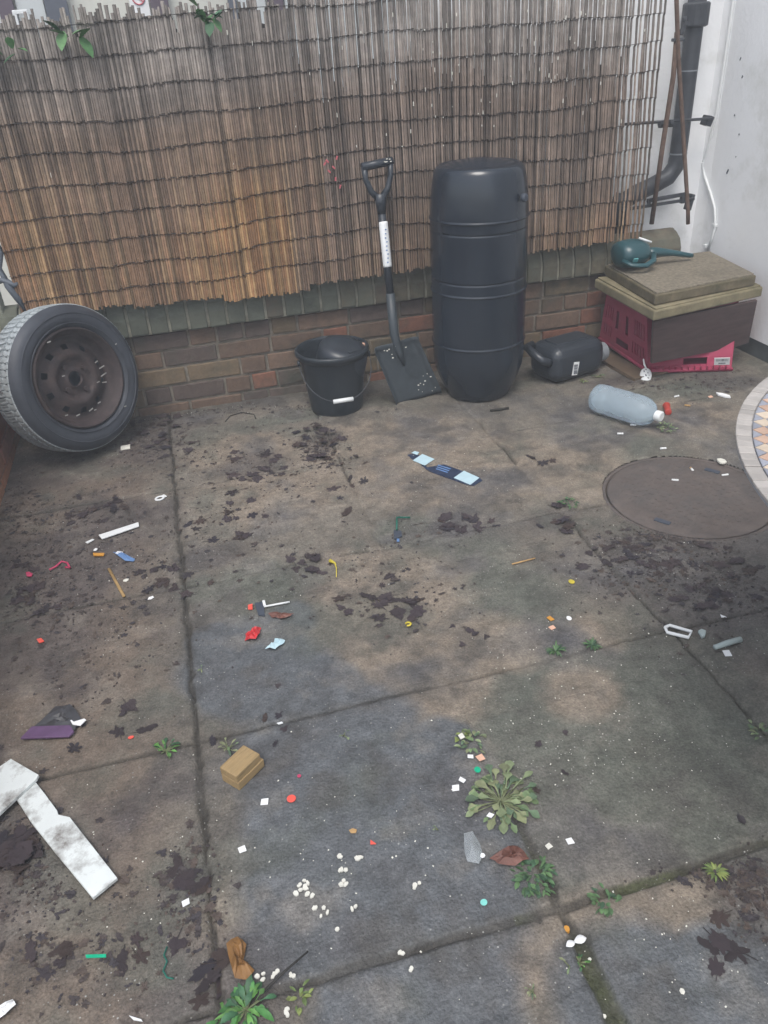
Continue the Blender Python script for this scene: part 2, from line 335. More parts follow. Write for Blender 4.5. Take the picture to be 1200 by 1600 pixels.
b = MB(); b.box((0, 10, -.115), (120, 120, .2)); o = b.build('ground', M_soil); tag(o, kind='structure')

# round iron cover
t = thing('manhole_cover', 'round rust brown iron inspection cover sunk in the paving', 'manhole cover', (MH[0], MH[1], 0))
b = MB(); b.lathe([(MR-.012, -.02), (MR-.012, -.004), (MR-.018, -.002), (MR-.06, -.0035), (.1, -.004), (0.001, -.003)], 90)
for a in range(-9, 10):
    for c in range(-9, 10):
        x, y = a*.026, c*.026
        if math.hypot(x, y) < .235: b.box((x, y, -.0034), (.016, .008, .002), Euler((0, 0, R(45 if (a+c) % 2 else -45))))
b.build('cover_plate', M_cover, t, bevel=.0006, segs=1)
b = MB(); b.lathe([(MR-.006, -.03), (MR-.006, -.0035), (MR+.004, -.0025), (MR+.008, -.02)], 90); b.build('cover_frame', M_cover, t)
for a in (.6, .6+math.pi): b = MB(); b.box((.2*math.cos(a), .2*math.sin(a), -.002), (.05, .018, .004), Euler((0, 0, a+1.57))); b.build('lifting_keyhole', M_ink, t, bevel=.001)

# ------------------------------------------------------------------ BRICK WALLS
def brick_col(x=0):
    k = rnd.random()
    if k < (.26 if .55 < x < .95 else .05): c = (.19, .088, .058)
    elif k < .5: c = (.145, .098, .070)
    elif k < (.78 if x < .9 else .56): c = (.100, .075, .063)
    else: c = (.140, .104, .066)
    q = rnd.uniform(.85, 1.2); return tuple(a*q for a in c)
WYF = 3.28
def brick_wall(name, label, x0, x1, courses, zbase, M, parent_loc, cope=True, thick=.10):
    t = thing(name, label, 'brick wall', parent_loc[0], parent_loc[1])
    b = MB(); L = x1-x0
    for k, (za, zb) in enumerate(courses):
        x = x0-rnd.uniform(.0, .2); i = k % 2
        while x < x1-.03:
            ln = .215 if (i % 3 != 2 or k % 2) and rnd.random() < .72 else .103; i += 1
            xa, xb = max(x, x0), min(x+ln, x1)
            if xb-xa > .02:
                c = brick_col(x+x0*0) if cope else tuple(q*rnd.uniform(.85, 1.15) for q in (.27, .12, .075))
                b.box(((xa+xb)/2, .045+rnd.uniform(-.003, .002), (za+zb)/2), (xb-xa-.0, .09, zb-za-.011), Euler((0, rnd.uniform(-.006, .006), 0)), c, jit=.0015)
            x += ln+.011
    b.build('brickwork', M_brick if cope else M_redbrick, t, bevel=.004, segs=2)
    b = MB(); b.box(((x0+x1)/2, .008+thick/2, (courses[0][0]+courses[-1][1])/2), (L-.004, thick, courses[-1][1]-courses[0][0]-.002)); b.build('mortar', M_mortar, t)
    return t
courses = [(-.04, .040), (.040, .117), (.117, .196), (.196, .2715), (.2715, .348)]
tw = brick_wall('brick_wall', 'low brown brick garden wall under the reed screen with bullnose coping', -.78, 2.22, courses, 0, None, ((0, WYF, 0), (0, 0, 0)))
prof = [(-.03, .352), (-.034, .36), (-.036, .42), (-.028, .455), (-.008, .49), (.03, .512), (.075, .515), (.075, .352)]
b = MB(); x = -.78
while x < 2.24:
    wd = .066+rnd.uniform(-.003, .003) if x < 1.9 else 2.235-x; prof = prof if x < 1.9 else [(-.03, .352), (-.034, .37), (-.032, .43), (-.014, .47), (.02, .492), (.05, .503), (.075, .500), (.075, .352)]; g = rnd.uniform(.85, 1.2); c = (.105*g, .093*g, .066*g) if rnd.random() < .7 else (.12*g, .085*g, .06*g)
    if x > 1.9: c = (.105, .088, .065)
    if x < .6 and rnd.random() < .75: c = (.10*g, .108*g, .084*g)
    dy = rnd.uniform(-.003, .003); dz = rnd.uniform(-.003, .003)
    vs = [(x, p[0]+dy, p[1]+dz) for p in prof]+[(x+wd, p[0]+dy, p[1]+dz) for p in prof]; n = len(prof)
    b.add(vs, [tuple(range(n)), tuple(range(2*n-1, n-1, -1))]+[(i, i+n, (i+1) % n+n, (i+1) % n) for i in range(n)], c)
    x += wd+.011
b.build('coping', M_cope, tw, bevel=.004)
b = MB(); b.add([(xx, p[0]*.9+.003, .352+(p[1]-.352)*.975) for xx in (-.78, 2.225) for p in prof], [tuple(range(8)), tuple(range(15, 7, -1))]+[(i, i+8, (i+1) % 8+8, (i+1) % 8) for i in range(8)]); b.build('coping_mortar', M_cmortar, tw)
t = brick_wall('boundary_wall', 'red brick side wall at the left edge beside the tyre', .0, 2.4, [(-.04+.076*i, .036+.076*i) for i in range(8)], 0, None, ((-.755, .9, 0), (0, 0, R(90))), cope=False)

# weathered corner post and the scrap tied to it
b = MB(); b.box((-.735, 3.33, .45), (.10, .08, .9), None, None, .003); o = b.build('corner_post', M_post, bevel=.008, off=(-.735, 3.33, 0)); tag(o, 'pale weathered post in the left corner behind the tyre', 'post')
b = MB()
pts = [(-.60, 3.215, .86), (-.625, 3.22, .80), (-.61, 3.205, .74), (-.635, 3.22, .68), (-.62, 3.20, .62), (-.60, 3.21, .57), (-.585, 3.20, .52)]
b.tube(pts, [.006, .013, .018, .016, .026, .03, .012], 9, flat=.5)
b.tube([(-.66, 3.22, .63), (-.63, 3.2, .645), (-.60, 3.2, .62), (-.575, 3.21, .63)], [.012, .02, .018, .008], 8, flat=.6)
o = b.build('tarpaulin_scrap', M_tarp, off=(-.61, 3.21, .5)); tag(o, 'crumpled blue grey cloth strip hanging at the left end of the reed screen', 'cloth strip')

# ------------------------------------------------------------------ WHITE HOUSE, PLINTH
t = thing('white_house', 'white rendered house wall on the right with a return behind the downpipe', 'house', (2.43, 0, 0))
b = MB(); b.prism([(2.43, -2.2), (2.43, 3.38), (2.415, 3.44), (1.0, 3.44), (1.0, 3.6), (2.75, 3.6), (2.75, -2.2)], .075, 3.4); b.build('wall', M_white, t, off=(2.43, 0, 0))
b = MB(); b.box((2.445+.14, .6, .02), (.30, 5.6, .11)); b.build('plinth', M_slate, t, bevel=.004, off=(2.43, 0, 0))
b = MB()
for (px, py, sx, sz) in [(1137, 268, .004, .02), (1155, 210, .003, .006), (1150, 245, .002, .004), (1160, 120, .003, .01), (1157, 92, .002, .012), (1148, 180, .003, .006)]:
    d = ray(px, py); tt = 2.43/d.x; p = (2.43, d.y*tt, d.z*tt+CAM_H); b = MB(); b.box((2.4295, p[1], p[2]), (.002, sx*2, sz), Euler((R(25), 0, 0))); b.build('paint_chip', M_ink, t, off=(2.43, 0, 0))

# soil pipe
PY = 3.375
t = thing('soil_pipe', 'thick black soil pipe with collar on the white wall beside the reeds', 'drain pipe', (2.26, PY, .5))
off = (2.26, PY, .5)
b = MB(); path = [(2.242, PY, 2.2), (2.242, PY, 1.2), (2.242, PY, .80), (2.235, PY, .755), (2.205, PY, .715), (2.13, PY, .685), (2.05, PY, .66), (2.0, PY, .635)]
b.tube(path, .037, 20, smooth=True); b.tube([(1.985, PY, .665), (1.975, PY, .62), (1.975, PY, .50)], .038, 16); b.build('pipe', M_iron, t, off=off)
b = MB(); b.tube([(2.242, PY, 1.378), (2.242, PY, 1.373), (2.242, PY, 1.295), (2.242, PY, 1.29)], [.046, .054, .054, .044], 20, smooth=False); b.build('collar', M_iron, t, bevel=.003, off=off)
b = MB(); b.tube([(2.242, PY, 1.135), (2.242, PY, 1.130)], .0382, 20, smooth=False); b.build('seal_ring', M_grey, t, off=off)
b = MB(); b.tube([(2.242, PY, .812), (2.242, PY, .806)], .0390, 20, smooth=False); b.build('seal_ring', M_grey, t, off=off)
t = thing('pipe_bracket', 'rusty horizontal clamp bar crossing the black soil pipe', 'bracket', (2.2, PY-.055, .93)); off = (2.2, PY-.055, .93)
b = MB(); b.tube([(1.93, PY-.06, .955), (2.17, PY-.062, .95), (2.35, PY-.06, .945)], .006, 8); b.build('bar', M_iron, t, off=off)
for x in (2.10, 2.145): b = MB(); b.tube([(x-.008, PY-.062, .942), (x+.008, PY-.062, .942)], .016, 6, smooth=False); b.build('nut', M_iron, t, off=off)
b = MB(); b.box((2.345, PY-.03, .935), (.028, .05, .04), Euler((0, R(20), 0))); b.build('clamp', M_iron, t, bevel=.003, off=off)
t = thing('lower_bracket', 'black slotted iron bracket holding the low bend of the soil pipe', 'bracket', (2.2, PY-.05, .56)); off = (2.2, PY-.05, .56)
b = MB(); b.box((2.14, PY-.05, .612), (.36, .014, .012), Euler((0, R(-2), 0))); b.box((2.18, PY-.05, .638), (.2, .014, .016), Euler((0, R(-3), 0))); b.box((2.09, PY-.05, .625), (.014, .014, .03)); b.box((2.26, PY-.05, .627), (.02, .018, .045)); b.build('arm', M_iron, t, bevel=.002, off=off)
b = MB(); b.box((2.318, PY-.02, .60), (.018, .04, .07), Euler((0, R(10), 0))); b.build('wall_plate', M_iron, t, bevel=.003, off=off)
# two rusty rods
t = thing('rusty_rod', 'rusty iron rod with a hooked collar leaning left of the soil pipe', 'rod', (2.07, 3.28, .52)); off = (2.07, 3.28, .52)
b = MB(); b.tube([WY(1058, 50, 3.28), WY(1052, 120, 3.28), WY(1035, 230, 3.29), WY(1018, 350, 3.30)], .0105, 8); b.build('shaft', M_rust, t, off=off)
p = WY(1059, 62, 3.28); b = MB(); b.box(p, (.05, .02, .012)); b.box(p+Vector((.018, 0, .04)), (.016, .016, .05), Euler((0, R(15), 0))); b.tube([p+Vector((.02, 0, .06)), p+Vector((.02, 0, .078))], .010, 8); b.build('hook', M_iron, t, bevel=.003, off=off)
b = MB(); b.tube([WY(1052, -60, 3.27), WY(1057, 0, 3.27), WY(1060, 90, 3.27), WY(1067, 200, 3.275), WY(1075, 330, 3.28), WY(1075, 350, 3.28)], [.009]*6, 8)
o = b.build('garden_cane', M_rust, off=WY(1075, 350, 3.28)); tag(o, 'thin reddish brown cane crossing in front of the black soil pipe', 'cane')

# white cable with clips
t = thing('white_cable', 'white cable clipped down the inside corner of the white wall', 'cable', (2.41, 3.37, .4)); off = (2.41, 3.37, .4)
def CX(px, py):
    d = ray(px, py); tt = 2.424/d.x; return Vector((2.420, d.y*tt, d.z*tt+CAM_H))
b = MB(); path = [CX(*p) for p in [(1155, -90), (1147, 0), (1134, 90), (1120, 180), (1103, 245), (1099, 256), (1102, 275), (1111, 300), (1118, 325), (1119, 352), (1114, 370), (1107, 392)]]
b.tube(path, .0065, 8); b.build('cord', M_wpl, t, off=off)
for p in [(1099, 256), (1118, 352), (1104, 384)]: b = MB(); b.box(CX(*p), (.016, .022, .014)); b.build('clip', M_wpl, t, bevel=.002, off=off)

# ------------------------------------------------------------------ NEIGHBOURING BUILDING beyond the screen
FY = 5.5
t = thing('neighbour_building', 'pale building with plum window frames beyond the reed screen', 'building', (.2, FY, 0)); off = (.2, FY, 0)
b = MB(); b.box((.2, FY+.17, 1.4), (5.2, .3, 2.9)); b.build('wall', M_cream, t, off=off)
def pane(x0, x1, m, y=.0, name='window_pane', z0=.9, z1=2.2):
    b = MB(); b.box(((x0+x1)/2, FY-y, (z0+z1)/2), (x1-x0, .03, z1-z0)); b.build(name, m, t, bevel=.003, off=off)
pane(-1.2, -.69, M_glass, .01); pane(-.69, -.61, M_frame, .04, 'frame_post'); pane(-.60, -.455, M_glass, .01); pane(-.45, -.33, M_dframe, .03, 'frame_post')
pane(.115, .215, M_frame, .03, 'frame_post'); pane(.55, .60, M_dframe, .03, 'frame_post'); pane(.61, .77, M_glass, .01); pane(.78, .87, M_frame, .04, 'frame_post'); pane(.88, 2.2, M_glass, .01)
b = MB()
for x in (-.61, -.55): b.box((x, FY-.09, 1.43), (.022, .02, .24))
b.box((-.58, FY-.09, 1.555), (.08, .022, .02)); b.build('door_handle', M_wpl, t, bevel=.003, off=off)
t = thing('no_smoking_sign', 'small white no smoking notice on the pale wall beyond the reeds', 'sign', (.055, FY-.01, 1.58)); off = (.055, FY-.01, 1.58)
b = MB(); b.box((.055, FY-.012, 1.59), (.105, .008, .17)); b.build('board', M_wpaper, t, off=off)
b = MB(); RM = Matrix.Translation((.055, FY-.018, 1.595)) @ Matrix.Rotation(R(90), 4, 'X'); b.lathe([(.036, 0), (.036, .003), (.029, .003), (.029, 0)], 28, RM, close=True); b.box((.055, FY-.0195, 1.595), (.06, .003, .007), Euler((0, R(40), 0))); b.build('prohibition_ring', M_signred, t, off=off)
b = MB(); b.box((.052, FY-.0175, 1.595), (.044, .002, .007)); b.build('cigarette_symbol', M_ink, t, off=off)

# ------------------------------------------------------------------ REED SCREEN
t = thing('reed_screen', 'weathered grey brown reed screen wired above the low brick wall', 'reed fence', (.7, 3.22, .48)); off = (.7, 3.22, .48)
WZ = [.565+.0965*k for k in range(10)]
def wv(x, k): return .020*nz(x*1.3, k*.22, 1.7)+.010*nz(x*4, k*.5, 9)-.012*math.exp(-((x+.1)/.5)**2)+.012*max(0, x-.2)-.006*x*x*.5
def sy(x, z):     # broad bulges of the hung screen
    return .030*nz(x*1.1, z*.6, 4)+.012*nz(x*3.3, z*1.2, 8)
b = MB(); X0, X1 = -.605, 1.985; x = X0; RY = 3.205; rp_ = .004
while x < X1:
    r = rnd.uniform(.0036, .0062); x += (r+rp_)*(.86 if x < .5 else .92)+(0 if x < .6 else rnd.uniform(0, .0010+.0012*(x-.6)))
    if rnd.random() < (.0 if x < .8 else .05): x += rnd.uniform(.001, .004)
    if x > 1.86 and rnd.random() < .3: x += .008
    zb = .482+.012*nz(x*2, 3)+rnd.uniform(-.008, .006)+.018*min(1, max(0, x-.2))*1+(.02 if x < -.2 else 0)
    if .15 < x < .5: zb -= .022
    zt = 1.455+.012*nz(x*6, 1)+rnd.uniform(-.028, .02)
    if rnd.random() < .12: zt -= rnd.uniform(.02, .06)
    if x > .55: zt += .12
    rdep = rnd.uniform(.003, .009); wj = rnd.uniform(-.004, .004); ph = rnd.uniform(0, 9); g = rnd.choice([rnd.uniform(.42, .75), rnd.uniform(.75, 1.15), rnd.uniform(.85, 1.25), rnd.uniform(1.1, 1.6)]); warm = rnd.random(); pts = []; rad = []; cols = []
    ws = [-1]+[WZ[k]+wv(x, k)+wj for k in range(len(WZ))]+[9]
    zs = [zb]; 
    for wz_ in ws[1:-1]:
        if wz_ > zb+.01 and wz_ < zt: zs += [wz_-.004, wz_+.003]
        for m_ in (wz_+.022, wz_+.045, wz_+.07):
            if m_ > zb and m_ < zt: zs.append(m_)
    zs.append(zt); zs = sorted(set(zs))
    lean = rnd.uniform(-.001, .001) if x < .5 else rnd.uniform(-.003, .003)
    for z in zs:
        k = max(i for i in range(len(ws)-1) if ws[i] <= z+1e-6) if z >= ws[1]-1e-6 else 0
        lo = ws[k] if k else ws[1]-.0965; hi = ws[k+1] if k+1 < len(ws)-1 else lo+.0965
        tt = min(1, max(0, (z-lo)/(hi-lo)))
        yo = -rdep*(1-tt)       # each band stands out at its foot and tucks in under the wire above
        pts.append((x+lean*(z-.5)+(.0004 if x < .5 else .0010)*math.sin(z*9+ph), RY+sy(x, z)+yo+rnd.uniform(-.0006, .0006), z)); rad.append(r*rnd.uniform(.9, 1.1))
    n = 6; vs = []; kk = len(pts)
    for i, p in enumerate(pts):
        for j in range(n): q = 2*math.pi*j/n; vs.append((p[0]+rad[i]*math.cos(q), p[1]+rad[i]*math.sin(q), p[2]))
    for i in range(kk-1):
        z = (pts[i][2]+pts[i+1][2])/2
        o_ = 1/(1+math.exp(-((.80+.20*nz(x*1.6, z*1.5, 20)-(.0 if x < .6 else .13))-z)/.09))
        o_ *= (.72+.6*nz(x*1.8, z*2, 33))
        if .45 < x < 1.5: o_ *= .6
        o_ *= (.75 if x > .45 else 1); o_ += .55*math.exp(-((x-.3)/.13)**2-((z-.72)/.2)**2)+.25*math.exp(-((z-.9)/.25)**2)*(x < .6)
        o_ = max(0, min(1, o_))
        gry = (.158, .122, .099); pal = (.235, .21, .19); org = (.235, .128, .062) if warm < .6 else (.28, .175, .085)
        pk = max(0, min(1, (z-1.12)/.25+.5*nz(x*3, z*3, 50)))  # weathered grey, plus a pale glare wash painted into the upper reeds
        c = [gry[a]*(1-pk)+pal[a]*pk for a in range(3)]
        c = [c[a]*(1-o_)+org[a]*o_ for a in range(3)]
        gg = g*(1+.35*nz(x*5, z*9, 70)); band = 1.0
        c = tuple(min(.6, max(.012, q*gg*band)) for q in c)
        b.add(vs[i*n:(i+2)*n], [(j, (j+1) % n, (j+1) % n+n, j+n) for j in range(n)], c, True)
    b.add(vs[-n:], [tuple(range(n))], (.2, .17, .13)); rp_ = r
x = X0+.004
while x < 1.86:            # added back layer of reeds, painted dark so the gaps look shaded
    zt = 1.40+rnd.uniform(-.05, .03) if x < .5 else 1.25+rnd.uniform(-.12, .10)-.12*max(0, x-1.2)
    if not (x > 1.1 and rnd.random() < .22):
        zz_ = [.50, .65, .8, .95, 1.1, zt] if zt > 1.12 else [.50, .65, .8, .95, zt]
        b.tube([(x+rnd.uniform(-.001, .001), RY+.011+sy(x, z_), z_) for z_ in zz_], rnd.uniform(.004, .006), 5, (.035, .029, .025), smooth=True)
    x += .0085
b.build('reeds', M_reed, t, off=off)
for k, z in enumerate(WZ):
    b = MB(); path = []
    x = X0
    while x < X1+.005:
        zz = z+wv(x, k); path.append((x, RY+sy(x, zz)-.0075+.0015*math.sin(x*400), zz+.002)); x += .012
    b.tube(path, .0012, 5); b.build('binding_wire', M_wire, t, off=off)
# chips of flaking paint / bird lime on the reeds
b = MB()
for i in range(80):
    x = rnd.uniform(-.4, 1.95) if rnd.random() < .3 else rnd.gauss(1.3, .4); z = rnd.uniform(.95, 1.4)
    if x < X0 or x > X1: continue
    b.box((x, RY+sy(x, z)-.014, z), (rnd.uniform(.0015, .004), .002, rnd.uniform(.003, .015)))
o = b.build('lime_splash', M_chip, t, off=off); o['kind'] = 'stuff'
# three red splashes of paint
for p in [(512, 252), (522, 262), (515, 268), (525, 280), (532, 292), (508, 256), (527, 247)]:
    b = MB(); q = WY(*p, RY-.014); b.box((q.x, RY+sy(q.x, q.z)-.0135, q.z), (.006, .002, .014), Euler((0, rnd.uniform(-.8, .8), 0))); b.build('red_paint_mark', M_signred, t, off=off)

# ------------------------------------------------------------------ plants
def leaf(b, base, d, ln, wd, col, up=.3, curl=.4, n=5, rough=0, spoon=False):
    d = Vector(d).normalized(); s = d.cross(Vector((0, 0, 1)))
    s = s.normalized() if s.length > .01 else Vector((1, 0, 0)); vs = []; fs = []
    for i in range(n+1):
        tt = i/n; w_ = wd*math.sin(math.pi*min(.98, .12+.86*tt)**1.15)*(1+rough*rnd.uniform(-.5, .5))
        if spoon: w_ = wd*(.12+.88*math.exp(-((tt-.74)/.2)**2))*(1 if i < n else .35)*(1+rough*rnd.uniform(-.5, .5))
        p = Vector(base)+d*ln*tt+Vector((0, 0, ln*(up*tt-curl*tt*tt)))
        vs += [p-s*w_+Vector((0, 0, w_*.3)), p+Vector((0, 0, 0)), p+s*w_+Vector((0, 0, w_*.3))]
        if i: k = 3*i; fs += [(k-3, k-2, k+1, k), (k-2, k-1, k+2, k+1)]
    b.add(vs, fs, col, True)
def weed(px, py, rad, n, label, kind='rosette', cols=((.05, .11, .035), (.09, .15, .06), (.04, .085, .04)), name='weed', z=None, h=.4):
    p = G(px, py); p.z = gz(p.x, p.y) if z is None else z; b = MB()
    for i in range(n):
        a = rnd.uniform(0, 6.283); c = rnd.choice(cols); q = rnd.uniform(.7, 1.3); c = tuple(x_*q for x_ in c)
        if kind == 'rosette':
            ln = rad*rnd.uniform(.4, .75); st = Vector((math.cos(a), math.sin(a), 0))
            base = p+st*rad*(.62 if rad > .06 else .4)*rnd.random()**.7; b.tube([p+Vector((0, 0, .003)), base+st*ln*.15+Vector((0, 0, .008))], .0012, 5, (.14, .16, .08))
            leaf(b, base+Vector((0, 0, .003+.010*rnd.random())), st+Vector((rnd.uniform(-.3, .3), rnd.uniform(-.3, .3), 0)), ln*.8, ln*(.19 if rad > .06 else .15)*rnd.uniform(.7, 1.25), c, h*rnd.uniform(.4, 1.3), h*rnd.uniform(.5, 1.3), 9, rough=.55, spoon=rad > .06 or rnd.random() < .4)
        elif kind == 'grass':
            st = Vector((math.cos(a), math.sin(a), 0)); leaf(b, p+st*rad*.2*rnd.random(), st, rad*rnd.uniform(.5, 1), .0022, c, .9, .7, 4)
        else:
            rr = rad*math.sqrt(rnd.random()); base = p+Vector((math.cos(a)*rr, math.sin(a)*rr*1.0, rnd.uniform(.001, .014))); st = Vector((math.cos(a+rnd.uniform(-1, 1)), math.sin(a+rnd.uniform(-1, 1)), 0))
            leaf(b, base, st, rnd.uniform(.008, .018), rnd.uniform(.002, .005), c, .4, .4, 3)
    o = b.build(name, M_weed, off=p); tag(o, label, 'weed'); return o
PG = ((.20, .25, .13), (.13, .19, .09), (.09, .14, .08), (.17, .19, .10)); DG = ((.06, .12, .05), (.08, .15, .06), (.04, .085, .045)); BG = ((.05, .16, .04), (.09, .22, .05), (.04, .11, .05)); YG = ((.17, .21, .06), (.11, .16, .05))
weed(782, 1255, .082, 62, 'largest rosette weed with broad pale green leaves in the middle slab joint', 'rosette', PG)
weed(833, 1372, .038, 90, 'feathery fine-leaved green weed beside the curled brown leaf', 'fine', DG); 
weed(738, 1165, .03, 30, 'sparse dull weed growing in the joint above the largest rosette', 'fine', PG)
weed(258, 1172, .045, 18, 'bright green weed in the left joint above the wood block', 'rosette', BG)
weed(358, 1172, .032, 10, 'small grey green weed touching the wood block', 'rosette', PG)
weed(385, 1580, .055, 45, 'bright green leafy weed at the bottom edge by the black twig', 'rosette', BG, h=.7)
weed(345, 1590, .04, 10, 'low green weed at the bottom edge on the brown slab', 'rosette', BG)
weed(470, 1560, .015, 14, 'tiny yellow green tuft right of the black twig', 'fine', YG)
weed(906, 1500, .02, 12, 'little green sprig under the white petal in the open joint', 'rosette', BG)
weed(890, 1512, .022, 3, 'single pale green leaf blade lying by the open joint', 'rosette', PG)
weed(1118, 1363, .024, 30, 'yellowish grass tuft in the joint at lower right', 'grass', YG)
weed(945, 1412, .02, 25, 'dull moss tuft on the joint left of the yellowish grass', 'fine', DG)
weed(868, 1016, .03, 40, 'short green grass tuft on the joint in the right half', 'grass', DG)
weed(925, 1008, .026, 30, 'smaller green grass tuft just right of its neighbour on the same joint', 'grass', DG)
weed(1040, 670, .034, 45, 'small leafy green weed below the bottle cap', 'fine', PG)
weed(912, 598, .03, 10, 'yellow green weed between black jerrycan and clear bottle', 'rosette', YG, h=.8)
weed(935, 590, .04, 9, 'dark green sprawling weed at the foot of the jerrycan cap', 'rosette', DG, h=.5)
weed(890, 790, .03, 30, 'dark weed growing out of the cracked slab by the iron cover', 'fine', DG)
weed(1190, 1150, .03, 30, 'green tuft in the joint at the right edge', 'fine', PG)
weed(832, 1552, .018, 8, 'faint pale green sprig on the slab at the bottom', 'rosette', PG)
weed(722, 1155, .012, 12, 'mossy tuft under the dark leaf at the point of the brown patch', 'fine', YG)
weed(315, 1048, .022, 3, 'loose green leaf blades beside the left slab joint', 'rosette', PG)
weed(537, 1152, .026, 3, 'single curled pale green leaf on the blue grey slab', 'rosette', PG)
weed(685, 1300, .022, 2, 'thin yellow green leaf left of the largest rosette', 'rosette', PG)
for (px, py, ln, n, lab) in [(120, 52, .075, 6, 'large green ivy leaves caught in the reeds near the top left'), (325, 22, .06, 12, 'green ivy sprig poking over the top of the reed screen'), (8, 85, .05, 8, 'green leaves showing through the reeds at the left edge')]:
    p = WY(px, py, 3.165); b = MB()
    for i in range(n):
        a = rnd.uniform(0, 6.28); d = Vector((math.cos(a), -.35, math.sin(a)*.8)); base = p+Vector((rnd.uniform(-.05, .05), rnd.uniform(-.01, .01), rnd.uniform(-.025, .025)))
        leaf(b, base, d, ln*rnd.uniform(.6, 1), ln*.3, rnd.choice([(.08, .19, .07), (.12, .24, .10), (.05, .12, .06)]), 0, .1)
    o = b.build('ivy_sprig', M_weed, off=p); tag(o, lab, 'ivy')

# ------------------------------------------------------------------ WHEEL
TR, TW = .274, .18
ang, ln_ = R(42), R(12)
wc = G(112, 706); wheelrot = Euler((-ln_, 0, ang), 'XYZ')
t = thing('car_wheel', 'worn car tyre on a rusty steel rim leaning in the left corner', 'wheel', (wc.x+.100, wc.y-.035, 0), (0, 0, 0))
t.rotation_euler = wheelrot
ch = TR*math.cos(ln_)+TW/2*math.sin(ln_)
cz = ch/math.cos(ln_)            # centre height in the wheel's own frame
MW = Matrix.Translation((0, 0, TR+.012)) @ Matrix.Rotation(R(90), 4, 'X') @ Matrix.Diagonal((TR/.2925, TR/.2925, 1, 1))     # lathe z -> -y (towards the viewer)
t.location.z = .012
h = TW/2
prof = [(.200, h-.018), (.207, h-.008), (.222, h-.001), (.243, h+.002), (.262, h-.003), (.276, h-.014), (.286, h-.028)]
b = MB(); b.lathe(prof, 120, MW); b.lathe([(r, -z) for r, z in prof], 120, MW)
for q in (.214, .252): b.lathe([(q-.0025, h+.0), (q, h+.0035), (q+.0025, h+.001)], 120, MW)
b.build('sidewall', M_side, t)
tp = [(.286, h-.028), (.2895, h-.031), (.2905, h-.036), (.2915, h-.050), (.292, h-.060), (.2852, h-.061), (.2852, h-.066), (.2925, h-.067), (.2925, 0), (.2925, -h+.067), (.2852, -h+.066), (.2852, -h+.061), (.292, -h+.060), (.2905, -h+.036), (.286, -h+.028)]
def tr(i, j, r):
    s = (j+(i % 3 == 1)) % 6
    if s in (0,) and i not in (5, 6, 10, 11): return r-.010
    if i in (8,) and (j % 6 in (2, 3)): return r-.004
    return r
b = MB(); b.lathe(tp, 432, MW, rfun=tr, smooth=False); b.build('tread', M_tread, t)
rp = [(.200, h-.018), (.196, h-.006), (.190, h-.006), (.186, h-.016), (.176, h-.022), (.168, h-.040), (.160, h-.062), (.150, h-.066), (.138, h-.058), (.118, h-.046), (.104, h-.040), (.088, h-.036), (.080, h-.044), (.072, h-.050), (.052, h-.052), (.034, h-.050), (.030, h-.040), (.029, h-.055)]
def skiprim(i, j):
    if i in (8, ) and j % 10 in (2, 3, 4): return True     # vent holes
    if i == 14 and False: return True
    return False
b = MB(); b.lathe(rp, 100, MW, skip=skiprim)
for k in range(4):
    a = k*math.pi/2+.5; c = MW @ Vector((.060*math.cos(a), .060*math.sin(a), h-.049)); c2 = MW @ Vector((.060*math.cos(a), .060*math.sin(a), h-.036)); b.tube([c, c2], .0095, 6, smooth=False)
b.build('rim', M_rim, t)
b = MB(); b.lathe([(.186, h-.06), (.15, h-.10), (.12, h-.12), (.001, h-.12)], 60, MW); b.build('wheel_well', M_ink, t)
b = MB()
for (a, r, l) in [(.0, .135, .03), (-.22, .13, .028), (-.45, .137, .02), (-1.1, .142, .014), (-1.45, .14, .02), (-1.9, .145, .016), (-2.2, .15, .012), (-.5, .095, .012), (.25, .12, .014), (2.6, .05, .012), (-1.3, .155, .01), (.35, .215, .008), (-.9, .22, .01), (2.0, .188, .014)]:
    zz = {True: h-.056, False: h-.034}[r > .11]
    if r > .18: zz = h+.002
    elif r > .145: zz = h-.062
    elif r > .13: zz = h-.052
    elif r > .11: zz = h-.043
    elif r < .06: zz = h-.049
    b = MB(); c = MW @ Vector((r*math.cos(a), r*math.sin(a), zz+.002)); b.box(c, (l, .002, .004), Euler((0, rnd.uniform(-.3, .3), 0))); b.build('scratch', M_bare, t)

# ------------------------------------------------------------------ BUCKET and what is in it
t = thing('bucket', 'black plastic bucket with a white grip on its wire handle', 'bucket', (.540, 3.055, 0))
b = MB(); b.lathe([(.001, .004), (.100, .004), (.104, .0), (.108, .004), (.112, .03), (.133, .205), (.134, .208), (.141, .210), (.143, .217), (.151, .222), (.152, .235), (.148, .240), (.142, .240), (.139, .232), (.131, .19), (.106, .02), (.001, .016)], 64, Matrix.Diagonal((1, 1, 1.1, 1))); b.build('body', M_bucket, t)
b = MB(); pts = []
for i in range(21):
    a = math.pi*i/20; pts.append((-.146*math.cos(a), -.03-.125*math.sin(a)**.7+(.0), .225-.14*math.sin(a)**.9))
b.tube(pts, .0019, 6); b.build('handle', M_iron, t)
b = MB(); b.tube([Vector(pts[9])+Vector((-.018, 0, .004)), Vector(pts[11])+Vector((.018, 0, .004))], .009, 10); b.build('grip', M_wpl, t)
for s in (-1, 1): b = MB(); b.tube([(s*.14, -.03, .225), (s*.150, -.03, .225)], .012, 10); b.build('lug', M_bucket, t)
t = thing('plastic_pot', 'dark rounded plastic pot upturned inside the bucket', 'pot', (.560, 3.055, .145), (R(14), R(9), R(15)))
b = MB(); b.lathe([(.098, 0), (.104, .01), (.104, .08), (.100, .112), (.090, .130), (.06, .137), (.001, .138)], 48); b.build('shell', M_black, t)
